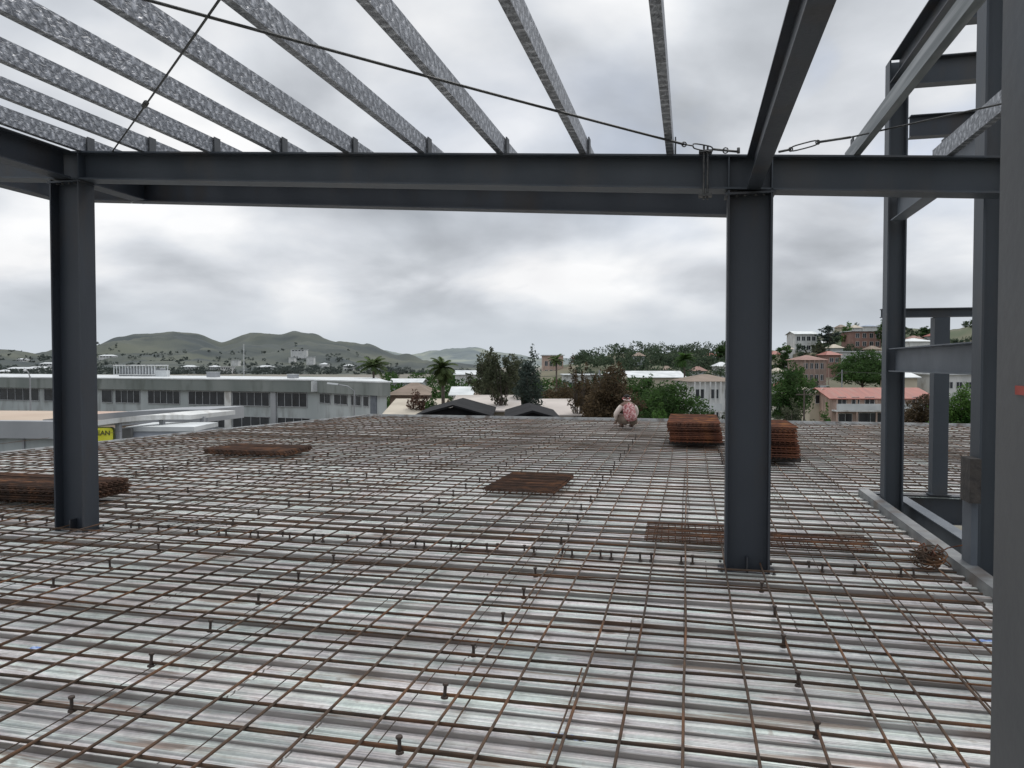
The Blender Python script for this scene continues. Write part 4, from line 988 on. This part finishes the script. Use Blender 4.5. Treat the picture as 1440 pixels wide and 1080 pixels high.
house('long_white_house', 'long pale house along the hill above the spreading tree', 1184, 1252, 215, 495, GZ, WHITE, ROOFW, 'flat', .4, 7, gz=h_right.z(1215, 215) - 2.0, wins=[(u, u + .08, 1.4, 2.4) for u in (.08, .25, .42, .6, .78)])
house('brick_house', 'reddish house near the top of the hill with pale flat roof', 1199, 1238, 255, 466, GZ, TERRA, ROOFW, 'flat', .5, 9, gz=h_right.z(1225, 255) - 2.0, wins=[(u, u + .12, v, v + 1.5) for u in (.1, .35, .6, .82) for v in (-2.2, -5.0)])
house('white_house', 'white house with low roof on the crest seen left of the spiky skyline tree', 1118, 1148, 255, 470, GZ, WHITE, ROOFW, 'gable', 1.0, 8, gz=h_right.z(1133, 255) - 2.5, wins=[(u, u + .16, v, v + 1.4) for u in (.06, .3, .54, .78) for v in (-2.2, -5.2)])
house('white_house', 'white house on the hill inside the stair frame opening', 1277, 1312, 230, 480, GZ, WHITE, ROOFW, 'hip', 1.1, 9, gz=h_right.z(1294, 230) - 2.0, wins=((.15, .4, 1.2, 2.4), (.6, .85, 1.2, 2.4)))
house('white_warehouse', 'pale long building behind the dense green tree in the stair frame', 1325, 1392, 125, 527, GZ, WHITE, ROOFW, 'flat', .5, 10, wins=[(u, u + .12, 4.6, 5.6) for u in (.1, .3, .5, .7)])
house('white_shed', 'small pale shed left of the slim stair post', 1266, 1290, 128, 531, GZ, CREAM, ROOFW, 'gable', .8, 7)
house('blue_roofed_house', 'house with bluish roof on the very crest of the hill', 1216, 1238, 318, 459, GZ, WHITE, mat('roof_blue', (.16, .20, .26), (.22, .26, .33), 1, .6), 'hip', .9, 8, gz=h_right.z(1227, 318) - 2)
random.seed(5)
for i, (px, d, w) in enumerate([(900, 250, 12), (940, 215, 14), (985, 205, 16), (1003, 262, 10), (1018, 210, 18), (860, 235, 10), (1093, 255, 12), (1108, 165, 14), (1160, 280, 12), (1178, 240, 14), (1196, 225, 12), (1232, 240, 13), (1250, 285, 12), (1262, 250, 14), (1290, 270, 12), (1320, 250, 14), (1335, 210, 16), (1120, 225, 12), (1098, 190, 12), (1206, 292, 10), (1186, 300, 9), (1172, 215, 11), (1144, 215, 11), (1110, 250, 9), (1276, 205, 13), (1305, 300, 10), (1256, 225, 11)]):
    z = h_right.z(px, d)
    house('hill_house', 'small pale house among trees on the wooded hill', px - w / 2, px + w / 2, d, 512 - (z + 3.2 - H) * F / d, GZ, random.choice((WHITE, CREAM, GREYW)), random.choice((ROOFW, ROOFB, ROOFBR, ROOFR, TERRA)), 'hip', 1.2, 6, gz=z - .5)
for o in list(COL.objects):
    if o.parent is None and o.name.startswith('hill_house'): o['group'] = 'small houses on the wooded hill'
NTH = ['', 'second ', 'third ', 'fourth ', 'fifth ', 'sixth ', 'seventh ', 'eighth ', 'ninth ', 'tenth ', 'eleventh ', 'twelfth ', 'thirteenth ', 'fourteenth ', 'fifteenth ', 'sixteenth ', 'seventeenth ', 'eighteenth ']
def ordinals(prefix, text):
    hs = sorted([o for o in COL.objects if o.parent is None and o.name.startswith(prefix)], key=lambda o: o.location.x / o.location.y)
    for i, o in enumerate(hs):
        j = len(hs) - 1 - i
        w_ = ('leftmost' if i == 0 else NTH[i] + 'from the left') if i <= j else ('rightmost' if j == 0 else NTH[j] + 'from the right')
        o['label'] = text % w_
ordinals('hill_house', 'small house among the trees of the wooded hill, %s')
nfar = [(28, 700, 40, 3.5), (52, 820, 30, 4), (66, 900, 20, 4), (14, 760, 16, 3), (150, 900, 22, 3.5), (82, 650, 18, 3.5), (120, 760, 14, 3), (300, 700, 14, 3), (318, 660, 16, 7), (330, 760, 10, 6), (420, 900, 22, 9), (436, 820, 10, 8), (410, 860, 8, 6), (455, 700, 12, 4), (372, 680, 22, 4), (265, 690, 20, 3.5), (490, 680, 14, 4), (30, 1000, 14, 4), (3, 650, 18, 3)]
for i, (px, d, w, hh) in enumerate(nfar):
    z = h_left.z(px, d)
    t = house('distant_house', 'tiny white house far off on the hazy left hills', px - w / 2, px + w / 2, d, 512 - (z + hh - H) * F / d, GZ, WHITE, ROOFW, 'flat' if hh > 5 else 'hip', 1.5, 8, gz=z - 1.5, wins=[(u, u + .12, hh - .2, hh + .9) for u in (.1, .3, .5, .7)] if w > 12 else ())
    t['group'] = 'far houses on the left hills'
ordinals('distant_house', 'tiny white building on the hazy left hills, %s')
# mast
pm = at(343, 530, 420); t = thing('radio_mast', 'thin pale radio mast rising in front of the left hills', 'mast', (pm.x, pm.y, GZ)); hh = yz(484, 420) - GZ
mb = MB()
for k_ in range(3): mb.tube([(.5 * math.cos(k_ * 2.09), .5 * math.sin(k_ * 2.09), 0), (.18 * math.cos(k_ * 2.09), .18 * math.sin(k_ * 2.09), hh)], .09, 4)
mb.build('legs', ROOFW, t)
mb = MB()
for i in range(14):
    z0, z1 = hh * i / 14, hh * (i + 1) / 14; r0, r1 = .5 - .32 * i / 14, .5 - .32 * (i + 1) / 14
    for k_ in range(3): mb.tube([(r0 * math.cos(k_ * 2.09), r0 * math.sin(k_ * 2.09), z0), (r1 * math.cos((k_ + 1) * 2.09), r1 * math.sin((k_ + 1) * 2.09), z1)], .04, 3)
mb.build('bracing', ROOFW, t)
# utility poles
for (px, d, top, lab) in ((694, 95, 522, 'wooden utility pole left of the bare trunk'), (1184, 128, 520, 'pale utility pole in front of the spreading tree'), (1131, 84, 548, 'dark utility pole left of the cream house'), (843, 75, 520, 'thin pale pole between the bare tree and the big brown tree')):
    p = at(px, top, d); t = thing('utility_pole', lab, 'pole', (p.x, p.y, GZ)); hh = p.z - GZ
    MB().tube([(0, 0, 0), (0, 0, hh)], [.13, .09], 7).build('pole', CONC if 'pale' in lab else BARK, t); MB().box(-.9, .9, -.05, .05, hh - .6, hh - .48).build('crossarm', BARK, t)

def line(x0, y0, d0, x1, y1, d1, sag, lab):
    p0, p1 = at(x0, y0, d0), at(x1, y1, d1)
    tag(MB().tube([q - p0 for q in cable(p0, p1, 0, sag, 14)], .022, 4).build('power_line', CABLE, None, p0), lab, 'power line')
line(694, 524, 95, 843, 522, 75, .5, 'power line from the wooden pole to the thin pole beside the brown tree')
line(1131, 550, 84, 1184, 522, 128, .4, 'power line running between the two poles by the cream house')
line(1184, 522, 128, 1420, 505, 110, 1.0, 'power line passing behind the stair frame above the red roof')
# roof units on the long building
for (px, d, w_, h_, lab) in ((300, 101, 1.4, .7, 'small grey roof unit near the middle of the long flat roof'), (412, 93, 1.0, .5, 'low roof hatch toward the right of the long flat roof'), (105, 112, 1.6, .8, 'grey roof unit beside the left column on the long flat roof')):
    p = at(px, 530, d); t = thing('roof_unit', lab, 'roof unit', (p.x, p.y, -.19), R(-18))
    MB().box(-w_ / 2, w_ / 2, -.5, .5, .05, h_).build('casing', CONC, t); MB().box(-w_ / 2 - .05, w_ / 2 + .05, -.55, .55, h_ + .003, h_ + .06).build('cover', ROOFW, t)
# ------------------------------------------------------------------ sky, sun, camera
SUN_EL, SUN_AZ = 52, 40     # azimuth from the view direction, to the right
w = bpy.data.worlds.new('World'); scn.world = w; w.use_nodes = True; nt = w.node_tree; N = nt.nodes; K = nt.links
for n_ in list(N): N.remove(n_)
out = N.new('ShaderNodeOutputWorld'); bg = N.new('ShaderNodeBackground'); K.new(bg.outputs[0], out.inputs[0])
sky = N.new('ShaderNodeTexSky'); sky.sky_type = 'NISHITA'; sky.sun_disc = False; sky.sun_elevation = R(SUN_EL); sky.sun_rotation = R(SUN_AZ)
tc = N.new('ShaderNodeTexCoord'); sx = N.new('ShaderNodeSeparateXYZ'); K.new(tc.outputs['Generated'], sx.inputs[0])
def M(op, a_, b_=None):
    m_ = N.new('ShaderNodeMath'); m_.operation = op
    for i, v in enumerate((a_, b_)):
        if v is None: continue
        if hasattr(v, 'node'): K.new(v, m_.inputs[i])
        else: m_.inputs[i].default_value = v
    return m_.outputs[0]
den = M('ADD', M('MAXIMUM', sx.outputs[2], 0.0), .34)
cx, cy = M('DIVIDE', sx.outputs[0], den), M('DIVIDE', sx.outputs[1], den)
cv = N.new('ShaderNodeCombineXYZ'); K.new(cx, cv.inputs[0]); K.new(cy, cv.inputs[1])
def NZ(scale, det, rough, offs, dist=0.0):
    mp = N.new('ShaderNodeMapping'); mp.inputs['Location'].default_value = offs; K.new(cv.outputs[0], mp.inputs[0])
    n_ = N.new('ShaderNodeTexNoise'); n_.inputs['Scale'].default_value = scale; n_.inputs['Detail'].default_value = det; n_.inputs['Roughness'].default_value = rough; n_.inputs['Distortion'].default_value = dist
    K.new(mp.outputs[0], n_.inputs['Vector']); return n_.outputs['Fac']
def RP(f, stops):
    r_ = N.new('ShaderNodeValToRGB'); e = r_.color_ramp.elements
    e[0].position, e[0].color = stops[0][0], (*stops[0][1], 1); e[1].position, e[1].color = stops[-1][0], (*stops[-1][1], 1)
    for p, c in stops[1:-1]: x = e.new(p); x.color = (*c, 1)
    K.new(f, r_.inputs[0]); return r_.outputs[0]
def MX(f, a_, b_, mode='MIX'):
    x = N.new('ShaderNodeMix'); x.data_type = 'RGBA'; x.blend_type = mode
    if hasattr(f, 'node'): K.new(f, x.inputs['Factor'])
    else: x.inputs['Factor'].default_value = f
    K.new(a_, x.inputs[6])
    if hasattr(b_, 'node'): K.new(b_, x.inputs[7])
    else: x.inputs[7].default_value = (*b_, 1)
    return x.outputs[2]
cloud = RP(NZ(1.9, 7, .46, (3.6, 1.2, 0), .2), [(.30, (.40, .425, .455)), (.42, (.55, .58, .62)), (.52, (.73, .76, .80)), (.64, (.97, .975, .98))])
fine = RP(NZ(2.3, 6, .5, (0, 5, 0), .2), [(.3, (.90, .90, .91)), (.7, (1.07, 1.07, 1.07))])
cloud = MX(1.0, cloud, fine, 'MULTIPLY')
hz = RP(sx.outputs[2], [(0.0, (1, 1, 1)), (.03, (.9, .9, .9)), (.10, (0, 0, 0))])
cloud = MX(hz, cloud, (.60, .65, .705))
zr_ = N.new('ShaderNodeMapRange'); zr_.inputs[1].default_value = .46; zr_.inputs[2].default_value = .95; zr_.inputs[3].default_value = 1.0; zr_.inputs[4].default_value = 2.6; K.new(sx.outputs[2], zr_.inputs[0])
vs_ = N.new('ShaderNodeVectorMath'); vs_.operation = 'SCALE'; K.new(cloud, vs_.inputs[0]); K.new(zr_.outputs[0], vs_.inputs['Scale']); cloud = vs_.outputs[0]
skys = MX(.45, MX(1.0, sky.outputs[0], (.10, .10, .10), 'MULTIPLY'), (.52, .61, .86))
gap = RP(NZ(1.3, 5, .5, (7.3, 2.2, 0), .3), [(.46, (0, 0, 0)), (.60, (.85, .85, .85))])
gap = MX(1.0, gap, RP(sx.outputs[0], [(.05, (.15, .15, .15)), (.42, (1, 1, 1))]), 'MULTIPLY')
gap = MX(1.0, gap, RP(sx.outputs[2], [(.12, (0, 0, 0)), (.25, (1, 1, 1))]), 'MULTIPLY')
fin = MX(gap, cloud, skys)
K.new(fin, bg.inputs['Color']); bg.inputs['Strength'].default_value = 1.0
sd = bpy.data.lights.new('sun', 'SUN'); sd.energy = 1.2; sd.angle = R(20); sd.color = (1, .95, .87)
so = bpy.data.objects.new('sun', sd); COL.objects.link(so)
dv = Vector((math.sin(R(SUN_AZ)) * math.cos(R(SUN_EL)), math.cos(R(SUN_AZ)) * math.cos(R(SUN_EL)), math.sin(R(SUN_EL))))
so.rotation_euler = dv.to_track_quat('Z', 'Y').to_euler()
cd = bpy.data.cameras.new('camera'); cd.sensor_width = 36; cd.lens = 36 * F / 1440; cd.clip_start = .05; cd.clip_end = 30000
co = bpy.data.objects.new('camera', cd); COL.objects.link(co); co.location = (0, 0, H); co.rotation_euler = (R(90) - PITCH, 0, 0)
scn.camera = co
scn.view_settings.view_transform = 'Standard'; scn.view_settings.look = 'None'; scn.view_settings.exposure = 0
scn.render.film_transparent = False
